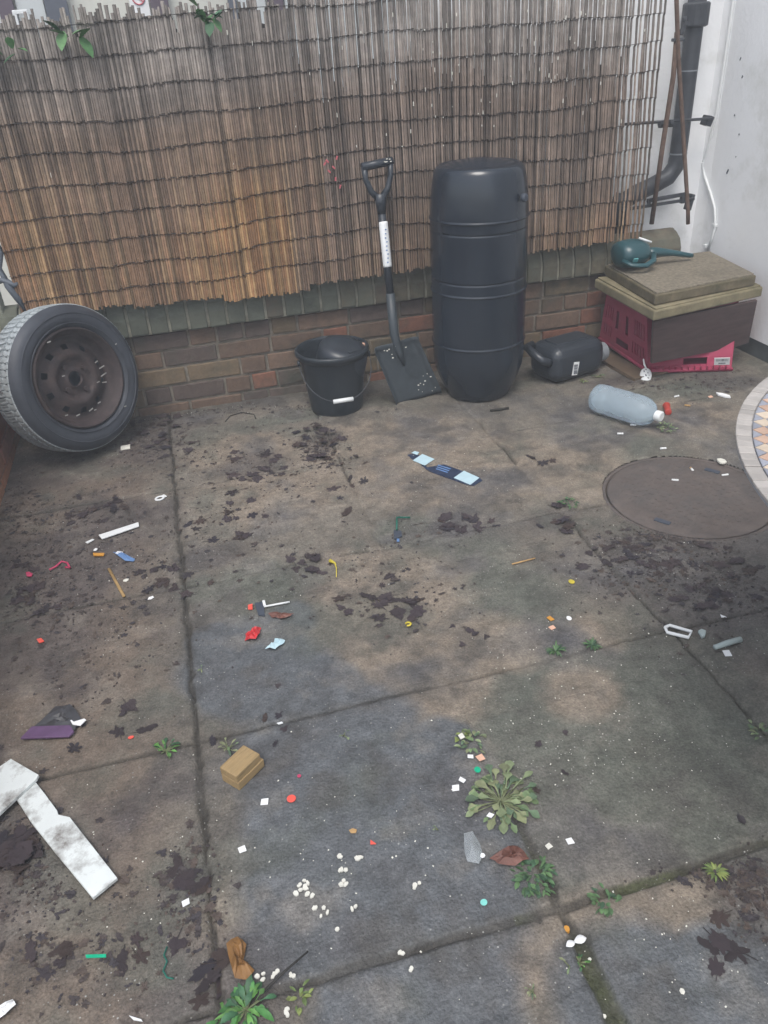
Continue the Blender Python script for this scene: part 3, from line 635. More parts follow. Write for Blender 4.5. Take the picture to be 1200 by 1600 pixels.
b = MB(); b.box((.01, -.06, .137), (.05, .012, .004), Euler((0, 0, .3))); b.build('moulded_tab', M_black, t, bevel=.002)
p = Vector((.672, 3.06, .245)); b = MB(); b.box(p, (.012, .01, .03), Euler((0, R(20), 0))); o = b.build('paper_scrap', M_peach, bevel=.002, off=p); tag(o, 'small pinkish scrap tucked between the bucket rim and the pot', 'paper scrap')

# ------------------------------------------------------------------ SHOVEL
B0 = G(652, 623); T0 = WY(586, 250, 3.14)
ax = (T0-B0).normalized(); SL = (T0-B0).length; sidev = Vector((1, .12, 0)); sidev = (sidev-ax*sidev.dot(ax)).normalized(); nrm = sidev.cross(ax).normalized()
if nrm.y > 0: nrm = -nrm; 
t = thing('shovel', 'square mouth shovel with black blade and D handle leaning on the wall', 'shovel', B0)
MS = Matrix((sidev.to_4d(), ax.to_4d(), nrm.to_4d(), Vector((0, 0, 0, 1)))).transposed(); MS[0][3] = MS[1][3] = MS[2][3] = 0
for i in range(3): MS[3][i] = 0
MS[3][3] = 1; MS = MS.to_3x3().to_4x4()
def S(x, y, z): return MS @ Vector((x, y, z))
def SK(x, y, z): return S(x+kx(y), y, z)   # x across, y up the shaft, z towards the viewer
def kx(y): return -.064*y/.265 if y < .265 else -.064*(1-(y-.265)/(SL-.265))
b = MB(); nx_, ny_ = 18, 14; vs = []; fs = []
for j in range(ny_+1):
    for i in range(nx_+1):
        u = i/nx_*2-1; v = j/ny_; wdt = .104-.008*v; x_ = u*wdt+kx(v*.265); y_ = v*.265
        z_ = .006+.030*max(0, abs(u)-.86)/.14*(1 if v > .02 else .6)+.020*v*v*(1-u*u)*.6+(.016*math.exp(-(u/.16)**2)*max(0, (v-.35)/.65))
        if v > .93: z_ += .012*(abs(u) > .2)
        vs.append(S(x_, y_, z_))
for j in range(ny_):
    for i in range(nx_): a_ = j*(nx_+1)+i; fs.append((a_, a_+1, a_+nx_+2, a_+nx_+1))
b.add(vs, fs, None, True); b.build('blade', M_steel, t, solid=.003)
b = MB(); b.tube([SK(0, .16, .022), SK(0, .22, .028), SK(0, .30, .03), SK(0, .46, .028)], [.006, .014, .019, .018], 14); b.build('socket', M_steel, t)
b = MB(); b.tube([SK(0, .44, .028), SK(0, SL-.17, .018)], .0155, 14); b.build('shaft', M_black, t)
b = MB(); b.tube([SK(0, .560, .027), SK(0, .567, .0265), SK(0, .722, .0235), SK(0, .728, .023)], [.0165, .0178, .0178, .0165], 16); b.build('label_sleeve', M_wpl, t)
b = MB()
for q in range(9): b.box(SK(-.004+.002*(q % 3), .58+.015*q, .0445), (.006, .001, .004))
b.build('label_print', M_midblue, t)
b = MB(); yb = SL-.17
b.tube([SK(0, yb-.02, .018), SK(0, yb+.02, .018), SK(0, yb+.05, .018)], [.017, .021, .026], 12)
for s in (-1, 1): b.tube([SK(s*.008, yb+.035, .018), SK(s*.035, yb+.065, .018), SK(s*.052, yb+.11, .018), SK(s*.054, yb+.155, .018)], [.014, .012, .011, .012], 10)
b.tube([SK(-.062, yb+.155, .018), SK(.062, yb+.155, .018)], .0155, 12); b.build('grip', M_black, t)
b = MB()
for i in range(20):
    b = MB(); v = rnd.random(); x_, y_ = (rnd.uniform(-.08, .05), rnd.uniform(.2, .26)) if v < .5 else (rnd.uniform(0, .09), rnd.uniform(.02, .1))
    b.box(SK(x_, y_, .022 if y_ < .15 else .038), (rnd.uniform(.002, .007), .002, rnd.uniform(.002, .006))); b.build('paint_fleck', M_chip, t)
for i in range(6): b = MB(); b.box(SK(rnd.uniform(.02, .05), yb+.158+rnd.uniform(-.004, .008), .034), (.006, .002, .003)); b.build('paint_fleck', M_chip, t)

# ------------------------------------------------------------------ WATER BUTT
t = thing('water_butt', 'tall black plastic water butt standing against the reed screen', 'water butt', (1.147, 2.985, 0), (0, 0, R(20)))
R0 = .188
def bead(z_, d_): return [(R0, z_-.012), (R0, z_-.0065), (R0, z_-.005), (R0+d_, z_-.0018), (R0+d_, z_+.0018), (R0, z_+.005), (R0, z_+.0065), (R0, z_+.012)]
prof = [(.001, 0), (.122, 0), (.133, .008), (.147, .045), (.168, .090), (.183, .135), (R0, .18), (R0, .20)]+bead(.243, .0045)+[(R0+.0005, .35)]+bead(.454, .0045)+[(R0, .48)]+bead(.502, -.004)+[(R0+.001, .60)]+bead(.683, -.004)+[(R0, .70)]+bead(.725, .005)+[(R0-.001, .75), (R0-.005, .81), (R0-.012, .86), (R0-.018, .885), (R0-.026, .900), (R0-.036, .907), (R0-.043, .907), (R0-.046, .903), (.12, .910), (.06, .922), (.001, .927)]
b = MB(); b.lathe(prof, 96); b.build('barrel', M_bin, t)
b = MB(); RMt = Matrix.Rotation(R(20-20), 4, 'Z')
a = R(-90+33-20); c = Vector((.2035*math.cos(a), .2035*math.sin(a), .80)); d = Vector((math.cos(a), math.sin(a), 0)); b.tube([c-d*.01, c+d*.006, c+d*.007], [.014, .014, .010], 14); b.build('inlet_boss', M_ink, t)

# ------------------------------------------------------------------ JERRYCAN
t = thing('jerrycan', 'black plastic jerrycan lying on its side with a barcode label', 'jerrycan', (G(880, 600).x+.06, G(880, 600).y+.10, 0), (0, 0, R(14)))
b = MB(); b.box((0, 0, .084), (.29, .20, .160)); o = b.build('body', M_black, t, bevel=.055, segs=6)
b = MB(); b.box((-.01, -.0, .164), (.17, .085, .010)); b.build('moulded_panel', M_black, t, bevel=.004, segs=3)
b = MB(); b.tube([(-.145, .06, .15), (-.18, .05, .15), (-.19, 0, .14), (-.18, -.05, .12), (-.14, -.06, .1)], .018, 10); b.build('handle', M_black, t)
b = MB(); b.tube([(.14, -.02, .07), (.165, -.02, .07)], .03, 20); b.build('neck', M_black, t)
b = MB(); b.tube([(.160, -.02, .07), (.163, -.02, .07), (.192, -.02, .07), (.195, -.02, .07)], [.038, .041, .041, .036], 24, smooth=False); b.build('cap', M_grey, t)
lt = MB(); lt.box((-.035, -.1012, .065), (.030, .0015, .058), Euler((0, R(8), 0))); lb = lt.build('barcode_label', M_wpaper, t)
b = MB()
for k in range(9): b.box((-.035, -.1025, .043+.0048*k), (.020, .001, rnd.choice([.0015, .003])), Euler((0, R(8), 0)))
b.build('barcode', M_ink, lb)

# ------------------------------------------------------------------ CLEAR BOTTLE
p0, p1 = G(936, 621, .06), G(1022, 649, .055); d = (p1-p0); L_ = d.length
t = thing('plastic_bottle', 'large empty clear plastic bottle with white cap lying on the slabs', 'bottle', (p0.x, p0.y, 0), (0, 0, math.atan2(d.y, d.x)))
MBt = Matrix.Translation((-.02, 0, .058)) @ Matrix.Rotation(R(90), 4, 'Y')
L_ = .265
b = MB(); b.lathe([(.001, .006), (.03, .004), (.046, .0), (.056, .008), (.061, .025), (.062, .06), (.0605, .07), (.0605, .078), (.062, .088), (.062, .15), (.0605, .158), (.0605, .166), (.062, .175), (.0615, .205), (.056, .232), (.044, .252), (.026, .266), (.017, .272), (.0165, .278)], 40, MBt @ Matrix.Diagonal((.92, .92, 1, 1))); b.build('shell', M_bottle, t)
b = MB(); b.tube([MBt @ Vector((0, 0, .272)), MBt @ Vector((0, 0, .275)), MBt @ Vector((0, 0, .294)), MBt @ Vector((0, 0, .297))], [.019, .020, .020, .017], 18, smooth=False); b.build('cap', M_wpl, t)
for i in range(len(t.children)): pass
pr = G(1043, 640, .012); b = MB(); b.tube([pr+Vector((-.012, -.025, 0)), pr+Vector((.014, .03, .002))], .013, 12); b.tube([pr+Vector((.014, .03, .002)), pr+Vector((.016, .034, .002))], .015, 12)
o = b.build('plastic_stopper', M_redcap, bevel=.002, off=pr); tag(o, 'short red plastic cap lying behind the white bottle cap', 'plastic cap')

# ------------------------------------------------------------------ BOX: crate, board, slabs
CL = (2.10, 3.06, 0)
t = thing('plastic_crate', 'crimson slotted plastic crate carrying the two paving slabs', 'crate', (2.07, 3.03, .012), (0, 0, R(0)))
def crate_side(b, P00, P10, P01, P11, holes):
    # a panel with real rectangular holes: P00 bottom-left, P10 bottom-right, P01 top-left, P11 top-right
    us = sorted({0, 1, *[h_[0] for h_ in holes], *[h_[2] for h_ in holes]}); vs_ = sorted({0, 1, *[h_[1] for h_ in holes], *[h_[3] for h_ in holes]})
    P = lambda u, v: (Vector(P00)*(1-u)+Vector(P10)*u)*(1-v)+(Vector(P01)*(1-u)+Vector(P11)*u)*v
    for i in range(len(us)-1):
        for j in range(len(vs_)-1):
            cu, cv = (us[i]+us[i+1])/2, (vs_[j]+vs_[j+1])/2
            if any(h_[0] < cu < h_[2] and h_[1] < cv < h_[3] for h_ in holes): continue
            b.add([P(us[i], vs_[j]), P(us[i+1], vs_[j]), P(us[i+1], vs_[j+1]), P(us[i], vs_[j+1])], [(0, 1, 2, 3)])
O_ = Vector((2.07, 3.03, .012))
FLb, FRb, BLb, BRb = G(1012, 578, .02)-O_, G(1143, 575, .012)-O_, Vector((1.850, 3.235, .062))-O_, Vector((2.29, 3.20, .055))-O_
FLt, FRt, BLt, BRt = G(1018, 500, .292)-O_, Vector((2.355, 2.855, .294))-O_, G(948, 458, .297)-O_, Vector((2.38, 3.22, .297))-O_
FLt.y += .045; FRt.y += .06; FRt.x -= .03; FLt.x += .006; BLt.y = min(BLt.y, 3.262-O_.y)
holes = [(.30, .40, .36, .78), (.52, .40, .58, .78), (.34, .10, .60, .24)]+[(.72+.05*k, .52, .745+.05*k, .82) for k in range(5)]+[(.68+.055*k, .14, .705+.055*k, .38) for k in range(5)]+[(.06+.05*k, .5, .08+.05*k, .8) for k in range(4)]+[(.06+.05*k, .15, .08+.05*k, .38) for k in range(4)]
b = MB(); crate_side(b, BLb, FLb, BLt, FLt, holes)
crate_side(b, FLb, FRb, FLt, FRt, [(.42, .07, .70, .17)])
crate_side(b, FRb, BRb, FRt, BRt, holes); crate_side(b, BRb, BLb, BRt, BLt, [])
b.add([FLb, FRb, BRb, BLb], [(0, 3, 2, 1)]); b.build('shell', M_crate, t, solid=.004)
b = MB()
b.tube([FLt, FRt, BRt, BLt, FLt], .006, 6, cap=False); dz_ = Vector((0, 0, .006)); b.tube([FLb-dz_, FRb-dz_, BRb-dz_, BLb-dz_, FLb-dz_], .009, 6, cap=False)
b.build('rim_band', M_crate, t)
fd = (FRb-FLb).normalized(); fu = (FLt-FLb).normalized(); fn = fd.cross(fu).normalized(); fa = math.atan2(fd.y, fd.x)
MF = Matrix((fd, fn*-1, fu)).transposed()           # columns: along, into the crate, up the side
def FP(u, v, o=.004): return FLb+fd*u+fu*v+fn*o
L_f = (FRb-FLb).length
b = MB()
for k in range(13): b.box(FP(L_f*(.04+.074*k), .012, .005), (.004, .006, .022), MF)
b.build('front_rib', M_crate, t)
lb = MB(); lb.box(FP(L_f*.87, .052, .012), (.066, .002, .040), MF); lo = lb.build('paper_label', M_wpaper, t)
b = MB()
for k in range(11): b.box(FP(L_f*.87-.024+.0048*k, .060, .0135), (rnd.choice([.0012, .0024]), .001, .014), MF)
b.box(FP(L_f*.87, .042, .0135), (.03, .001, .004), MF); b.build('label_print', M_ink, lo)
def slabpoly(name, pts, th, m, label, cat, bevel=.003):
    c = sum(pts, Vector())/len(pts); nn = (pts[1]-pts[0]).cross(pts[-1]-pts[0]).normalized()
    if nn.y > 0: nn = -nn
    vs = [p-c for p in pts]+[p-c-nn*th for p in pts]; n = len(pts); b = MB()
    b.add(vs, [tuple(range(n)), tuple(range(2*n-1, n-1, -1))]+[(i, i+n, (i+1) % n+n, (i+1) % n) for i in range(n)])
    bm_ = b.build(name, m, bevel=bevel); bm_.location = c; 
    me = bm_.data; bq = bmesh.new(); bq.from_mesh(me); bmesh.ops.recalc_face_normals(bq, faces=bq.faces); bq.to_mesh(me); bq.free()
    return tag(bm_, label, cat)
e_ = Vector((0, -.012, 0))
A, B_, C_, D_ = G(1019, 501, .292)+e_, G(1181, 468, .292)+e_, G(1170, 537, .13)+e_, G(1016, 567, .09)+e_
nn = (B_-A).cross(D_-A).normalized(); 
def onp(px, py):
    d = ray(px, py); o_ = Vector((0, 0, CAM_H)); return o_+d*((A-o_).dot(nn)/d.dot(nn))
C_, E_ = onp(1170, 536), onp(1148, 543)
slabpoly('brown_board', [A, B_, C_, E_, D_], .014, M_brownboard, 'dark brown wooden board leaning on the front of the crimson crate', 'board')
b = MB(); b.box((1.93, 3.06, .008), (.30, .44, .012), Euler((0, 0, R(6))), None, .006); o = b.build('cardboard_sheet', M_ply, off=(1.93, 3.06, 0)); tag(o, 'flattened damp brown cardboard under the crimson crate', 'cardboard')
M_slabdirtshade = mat('dirty_shaded_slab_edge', (.15, .125, .08), .9, .3, 14, .7, 60, dirt=(.085, .075, .045), dscale=8, damt=.5)  # dirt, with shade painted into the upper slab's edge colour
def pslab(z, th, pts, label, m, name='paving_slab'):
    c = Vector((sum(p[0] for p in pts)/4, sum(p[1] for p in pts)/4, z)); tt_ = thing(name, label, 'paving slab', c)
    b = MB(); b.prism([(p[0]-c.x, p[1]-c.y) for p in pts], 0, th-.006); b.build('edge', M_slabedge if m is M_slabedge else M_slabdirtshade, tt_, bevel=.007)
    b = MB(); cc = [(p[0]-c.x)*.965 for p in pts]; dd = [(p[1]-c.y)*.965 for p in pts]; b.prism(list(zip(cc, dd)), th-.0075, th+.001); b.build('pebbled_face', m, tt_, bevel=.003)
    return tt_
pslab(.303, .048, [(1.775, 2.70), (2.345, 2.80), (2.36, 3.20), (1.795, 3.225)], 'lower mossy concrete slab lying directly on the crimson crate', M_slabedge)
pslab(.352, .050, [(1.795, 2.735), (2.305, 2.805), (2.375, 3.225), (1.845, 3.235)], 'upper concrete slab with pebbled top under the teal watering can', M_slabtop)

# watering can lying on the slab
zc = .405; pc = G(985, 400, zc+.05)
t = thing('watering_can', 'teal plastic watering can lying on its side on the top slab', 'watering can', (pc.x, pc.y, zc), (0, 0, R(-8)))
b = MB(); MC = Matrix.Translation((0, 0, .062)) @ Matrix.Rotation(R(90), 4, 'Y') @ Matrix.Rotation(R(-8), 4, 'X')
b.lathe([(.001, -.070), (.04, -.069), (.056, -.06), (.064, -.03), (.066, .005), (.06, .04), (.048, .064), (.03, .073), (.001, .075)], 28, MC @ Matrix.Diagonal((.9, 1.15, 1, 1))); b.build('tank', M_teal, t)
b = MB(); b.tube([(.06, .0, .05), (.12, .01, .055), (.2, .02, .042), (.285, .03, .022), (.30, .031, .02)], [.030, .020, .013, .010, .009], 14); b.build('spout', M_teal, t)
b = MB(); b.tube([(-.06, -.065, .05), (-.03, -.095, .035), (.03, -.10, .03), (.075, -.07, .04), (.09, -.03, .06)], [.012, .013, .013, .013, .012], 10, flat=.7); b.build('handle', M_teal, t)
b = MB(); b.tube([(.022, -.02, .128), (.075, -.03, .108)], .005, 6); b.build('white_rim', M_wpl, t)
b = MB(); b.box((-.012, -.085, .052), (.022, .006, .022), Euler((R(30), 0, 0))); b.build('moulded_badge', M_tealpale, t, bevel=.004)

# white oval tag by the crate
p = G(1009, 583, .02); t = thing('white_oval_tag', 'white oval plastic tag with black marks and curled strap beside the crate', 'plastic tag', (p.x, p.y, 0), (R(35), 0, R(-28)))
b = MB(); b.lathe([(.001, 0), (.024, .001), (.028, .006), (.024, .011), (.001, .013)], 28, Matrix.Translation((0, 0, .012)) @ Matrix.Diagonal((.9, 1.35, 1, 1))); b.build('disc', M_wpl, t)
b = MB(); b.tube([(0, .034, .02), (-.008, .05, .025), (-.012, .07, .03), (-.004, .085, .03)], .004, 6); b.build('strap', M_wpl, t)
b = MB()
for (x_, y_, s_) in [(-.008, .015, .008), (.008, .008, .006), (0, -.005, .010), (-.01, -.012, .006), (.01, -.018, .007), (.0, .024, .006), (.013, -.004, .004)]: b.box((x_, y_, .0245), (s_, s_*.5, .002), Euler((0, 0, rnd.uniform(0, 3))))
b.build('black_mark', M_ink, t)

# ------------------------------------------------------------------ MOSAIC TABLE
TZ = .735; TC = (1.357, .642); TRD = .63
t = thing('mosaic_table', 'round mosaic garden table with a grey stone border at the right edge', 'table', (TC[0], TC[1], 0))
b = MB(); b.lathe([(.001, TZ-.012), (TRD-.004, TZ-.012), (TRD-.001, TZ-.010), (TRD-.001, TZ-.004), (.001, TZ-.004)], 128, smooth=False); b.build('table_top', M_grout, t)
b = MB()
def sector(b, r0_, r1_, a0, a1, c, n=4):
    P = [(r0_*math.cos(a0+(a1-a0)*i/n), r0_*math.sin(a0+(a1-a0)*i/n)) for i in range(n+1)]+[(r1_*math.cos(a1-(a1-a0)*i/n), r1_*math.sin(a1-(a1-a0)*i/n)) for i in range(n+1)]
    b.prism(P, TZ-.005, TZ+rnd.uniform(-.0006, .0006), c)
n = 178
for i in range(n):
    g = rnd.uniform(.85, 1.15); a0 = 2*math.pi*i/n; sector(b, TRD-.024, TRD, a0+.0010, a0+2*math.pi/n-.0010, (.36*g, .335*g, .31*g))
nd = 112; rm = TRD-.0425; hw = .0165
for i in range(nd):
    a0 = 2*math.pi*(i+.5)/nd; k = rnd.random(); da = math.pi/nd*.94
    c = (.52, .43, .33) if k < .65 else (.50, .34, .25); q = rnd.uniform(.85, 1.12); c = tuple(x_*q for x_ in c)
    b.prism([(r_*math.cos(a_), r_*math.sin(a_)) for r_, a_ in ((rm-hw, a0), (rm, a0-da), (rm+hw, a0), (rm, a0+da))], TZ-.005, TZ+.0002, c)
    a1_ = a0+math.pi/nd; g = rnd.uniform(.8, 1.15); cc = (.27*g, .28*g, .32*g)
    for s in (-1, 1): b.prism([(r_*math.cos(a_), r_*math.sin(a_)) for r_, a_ in ((rm+s*.0016, a1_), (rm+s*hw, a1_-da*.93), (rm+s*hw, a1_+da*.93))], TZ-.005, TZ, cc)
for ring, (ra, rb, nn) in enumerate([(TRD-.10, TRD-.062, 84), (TRD-.14, TRD-.102, 70), (TRD-.24, TRD-.143, 40), (TRD-.38, TRD-.243, 28), (.05, TRD-.383, 16)]):
    for i in range(nn):
        g = rnd.uniform(.85, 1.12); a0 = 2*math.pi*i/nn; base = [(.48, .48, .46), (.36, .35, .36), (.46, .40, .33), (.3, .3, .32), (.45, .44, .42)][ring]; sector(b, ra, rb, a0+.003, a0+2*math.pi/nn-.003, tuple(x_*g for x_ in base))
b.build('mosaic', M_stonep, t, bevel=.0008, segs=1)
b = MB(); b.lathe([(TRD-.09, TZ-.013), (TRD-.07, TZ-.013), (TRD-.07, TZ-.026), (TRD-.09, TZ-.026)], 96, close=True); b.build('rim_band', M_iron, t)
for k in range(4):
    a = R(45+90*k); b = MB(); dx, dy = math.cos(a), math.sin(a)
    b.tube([(dx*.30, dy*.30, TZ-.03), (dx*.26, dy*.26, .45), (dx*.22, dy*.22, .25), (dx*.34, dy*.34, .0)], .010, 8); b.build('leg', M_iron, t)
b = MB(); b.lathe([(.21, .30), (.22, .305), (.23, .30), (.22, .295)], 40, close=True); b.build('leg_ring', M_iron, t)

# ------------------------------------------------------------------ LEAVES
def leafmesh(seed, hx):
    rr = random.Random(seed); b = MB(); n = 40; pts = []
    lo_ = rr.choice([.30, .38, .46, .62]); ex_ = rr.uniform(1.0, 1.8); lobes = rr.choice([5, 5, 7, 3, 2]); cup = rr.uniform(-.1, .2)
    for i in range(n):
        a = 2*math.pi*i/n; l_ = abs(math.cos(a*lobes/2+rr.uniform(-.1, .1))); rad = lo_+(1-lo_)*l_**ex_*(.7+.3*math.cos(a*.5))+rr.uniform(-.10, .10)
        pts.append((rad*math.cos(a)*rr.uniform(.82, 1.08), rad*math.sin(a)*rr.uniform(.68, .9), 0))
    fold = rr.uniform(0, 3.14)
    def zz(x, y): return .10*nz(x*1.6+seed, y*1.6, seed)+cup*(x*x+y*y)*.22+abs(x*math.cos(fold)+y*math.sin(fold))*rr.choice([0, .15, .3])*.5
    fz = rr.choice([0, 0, .12, .22])
    def zq(x, y): return .09*noise.noise(Vector((x*1.8+seed, y*1.8, seed*.7)))+cup*(x*x+y*y)*.25+abs(x*math.cos(fold)+y*math.sin(fold))*fz
    vs = [(0, 0, zq(0, 0))]+[(x*.5, y*.5, zq(x*.5, y*.5)) for x, y, _ in pts]+[(x, y, zq(x, y)) for x, y, _ in pts]
    fs = [(0, 1+i, 1+(i+1) % n) for i in range(n)]+[(1+i, 1+n+i, 1+n+(i+1) % n, 1+(i+1) % n) for i in range(n)]
    q = rr.uniform(.7, 1.35); c = rr.choice([(.040, .030, .034), (.048, .035, .036), (.036, .030, .038), (.044, .036, .041), (.062, .043, .038), (.050, .038, .041)]); c = tuple(x*q for x in c)
    mz = min(v[2] for v in vs); b.add([(x, y, z-mz) for x, y, z in vs], fs, c, True)
    b.tube([(0, 0, zq(0, 0)-mz), (-.5, -.05, .03), (-1.15, .05, .02)], .03, 4, c)
    me_o = b.build('fallen_leaf', M_leaf); return me_o
protos = [leafmesh(s, 0) for s in range(26)]
for o in protos: COL.objects.unlink(o)
def leaves(cx, cy, rx, ry, n, label, group, smin=.017, smax=.034, pile=0):
    for i in range(n):
        while True:
            u, v = rnd.gauss(0, .5), rnd.gauss(0, .5)
            if u*u+v*v < 1.2: break
        p = G(cx+u*rx, cy+v*ry)
        if p.x < -.73: p.x = -.73+rnd.random()*.05
        p.y = min(p.y, 3.24)
        o = rnd.choice(protos).copy(); COL.objects.link(o); s = rnd.uniform(smin, smax)
        o.location = (p.x, p.y, gz(p.x, p.y)+.001+pile*rnd.random()*(1-(u*u+v*v)/1.3)); o.rotation_euler = (rnd.uniform(-.12, .12)*(1+pile*20), rnd.uniform(-.12, .12)*(1+pile*20), rnd.uniform(0, 6.28)); o.scale = (s, s, s*rnd.uniform(.5, 1.1))
        tag(o, label, 'leaf', group)
leaves(500, 688, 42, 34, 22, 'dark wet leaf in the heaped pile in front of the bucket', 'leaves piled in front of the bucket', pile=.025)
leaves(415, 725, 75, 32, 22, 'dark wet leaf scattered left of the pile in front of the bucket', 'leaves left of the bucket pile')
leaves(250, 680, 60, 42, 24, 'dark wet leaf lying by the right side of the tyre', 'leaves beside the tyre', pile=.01)
leaves(345, 810, 70, 50, 16, 'dark wet leaf on the slab right of the white strip', 'leaves on the upper left slab')
leaves(480, 885, 35, 24, 9, 'dark wet leaf in the clump beside the yellow flower', 'leaves beside the yellow flower')
leaves(610, 950, 90, 55, 20, 'dark wet leaf on the brown patched middle slab', 'leaves on the middle slab')
leaves(722, 818, 50, 20, 15, 'dark wet leaf in the patch right of the green clip', 'leaves right of the green clip')
leaves(868, 812, 35, 22, 9, 'dark wet leaf in the clump by the cracked slab corner', 'leaves by the cracked corner', pile=.012)
leaves(545, 760, 60, 50, 7, 'dark wet leaf lying singly between bucket and blue strip', 'leaves left of the blue strip')
leaves(265, 900, 70, 30, 14, 'dark wet leaf on the left slab joint above the red wrapper', 'leaves along the left joint')
leaves(160, 800, 60, 30, 14, 'dark wet leaf near the white strip on the left', 'leaves around the white strip')
leaves(50, 920, 45, 60, 20, 'dark wet leaf in the litter at the foot of the left wall', 'leaves at the left wall')
leaves(985, 875, 80, 40, 22, 'dark wet leaf in the drift below the iron cover', 'leaves below the iron cover')
leaves(1110, 905, 80, 55, 24, 'dark wet leaf in the damp area at the right edge', 'leaves at the right edge')
leaves(28, 1335, 30, 32, 16, 'dark wet leaf heaped in the corner of the broken white board', 'leaves at the broken board', pile=.02, smin=.02, smax=.035)
leaves(300, 1375, 35, 22, 6, 'dark wet leaf in the clump on the joint below the wood block', 'leaves below the wood block', smin=.02, smax=.032)
leaves(155, 1490, 120, 55, 9, 'dark wet leaf on the brown slab at the bottom left', 'leaves at the bottom left', smin=.018, smax=.028)
leaves(170, 1130, 110, 50, 7, 'dark wet leaf near the purple wrapper', 'leaves near the purple wrapper')
leaves(1140, 1480, 40, 60, 5, 'dark wet leaf on the lower right slab', 'leaves at the lower right', smin=.02, smax=.034)
leaves(860, 1190, 60, 60, 4, 'small dark leaf on the speckled slab right of the largest weed', 'leaves right of the largest weed', smin=.008, smax=.014)
leaves(420, 1130, 90, 110, 6, 'small dark leaf on the blue grey slab above the wood block', 'leaves on the blue grey slab', smin=.009, smax=.018)
leaves(735, 985, 50, 25, 5, 'small dark leaf on the green tinged slab', 'leaves on the green tinged slab', smin=.01, smax=.02)
leaves(850, 715, 25, 20, 3, 'dark wet leaf on the slab above the iron cover', 'leaves above the iron cover')
leaves(330, 1530, 30, 40, 6, 'plum brown rotting leaf by the bottom weed', 'leaves at the bottom weed', smin=.02, smax=.035)
# uncounted crumbs of rotting leaf, soil and grit
def crumbs(name, n, spots, m, cols, s0, s1, label, grp=None, flakes=0):
    b = MB()
    for i in range(flakes):
        cx, cy, rx, ry = rnd.choice(spots); p = G(cx+rnd.gauss(0, .6)*rx, cy+rnd.gauss(0, .6)*ry)
        if p.y > 3.25: p.y = 3.25-rnd.random()*.04
        if p.x < -.74: p.x = -.735+rnd.random()*.04
        me = rnd.choice(protos).data; s = rnd.uniform(.004, .015); a = rnd.uniform(0, 6.28); ca, sa = math.cos(a)*s, math.sin(a)*s; z0 = gz(p.x, p.y)+.001
        b.add([(p.x+v.co.x*ca-v.co.y*sa, p.y+v.co.x*sa+v.co.y*ca, z0+v.co.z*s) for v in me.vertices], [tuple(f.vertices) for f in me.polygons], rnd.choice(cols), True)
    for i in range(n):
        cx, cy, rx, ry = rnd.choice(spots); p = G(cx+rnd.gauss(0, .55)*rx, cy+rnd.gauss(0, .55)*ry)
        if p.y > 3.25: p.y = 3.25-rnd.random()*.04
        if p.x < -.74: p.x = -.735+rnd.random()*.04
        s = rnd.uniform(s0, s1); b.box((p.x, p.y, gz(p.x, p.y)+s*.25), (s*rnd.uniform(.6, 1.6), s, s*.5), Euler((rnd.uniform(-.4, .4), rnd.uniform(-.4, .4), rnd.uniform(0, 3))), rnd.choice(cols), s*.2)
    o = b.build(name, m); tag(o, label, 'litter', kind='stuff')
crumbs('leaf_litter', 5200, [(60, 900, 70, 130), (60, 900, 70, 100), (170, 860, 90, 80), (1040, 890, 120, 50), (100, 800, 120, 50), (230, 700, 90, 50), (990, 880, 110, 60), (1120, 920, 90, 80), (150, 1000, 140, 120), (1080, 820, 90, 18), (1040, 835, 60, 14), (500, 700, 40, 30), (260, 690, 60, 30), (40, 1320, 50, 80), (110, 1450, 130, 120), (300, 1400, 60, 80), (420, 730, 120, 60), (600, 900, 150, 100), (350, 640, 200, 10), (1080, 600, 120, 20), (1130, 1370, 90, 20), (330, 830, 140, 100), (1180, 1400, 40, 60)], M_leaf,
       [(.045, .036, .036), (.055, .042, .038), (.040, .034, .038), (.075, .056, .046)], .0012, .0045, 'crumbled dark leaf litter and soil over the slabs', flakes=1500)
crumbs('pale_grit', 520, [(1000, 1250, 200, 150), (1080, 1480, 140, 120), (900, 1130, 150, 90), (700, 740, 120, 50), (850, 1000, 160, 90), (560, 1300, 200, 180), (420, 640, 180, 8), (250, 930, 200, 130), (1000, 900, 160, 80), (230, 1350, 200, 200)], M_chip, [(.5, .5, .45)], .0009, .0024, 'pale grit sprinkled over the slabs')

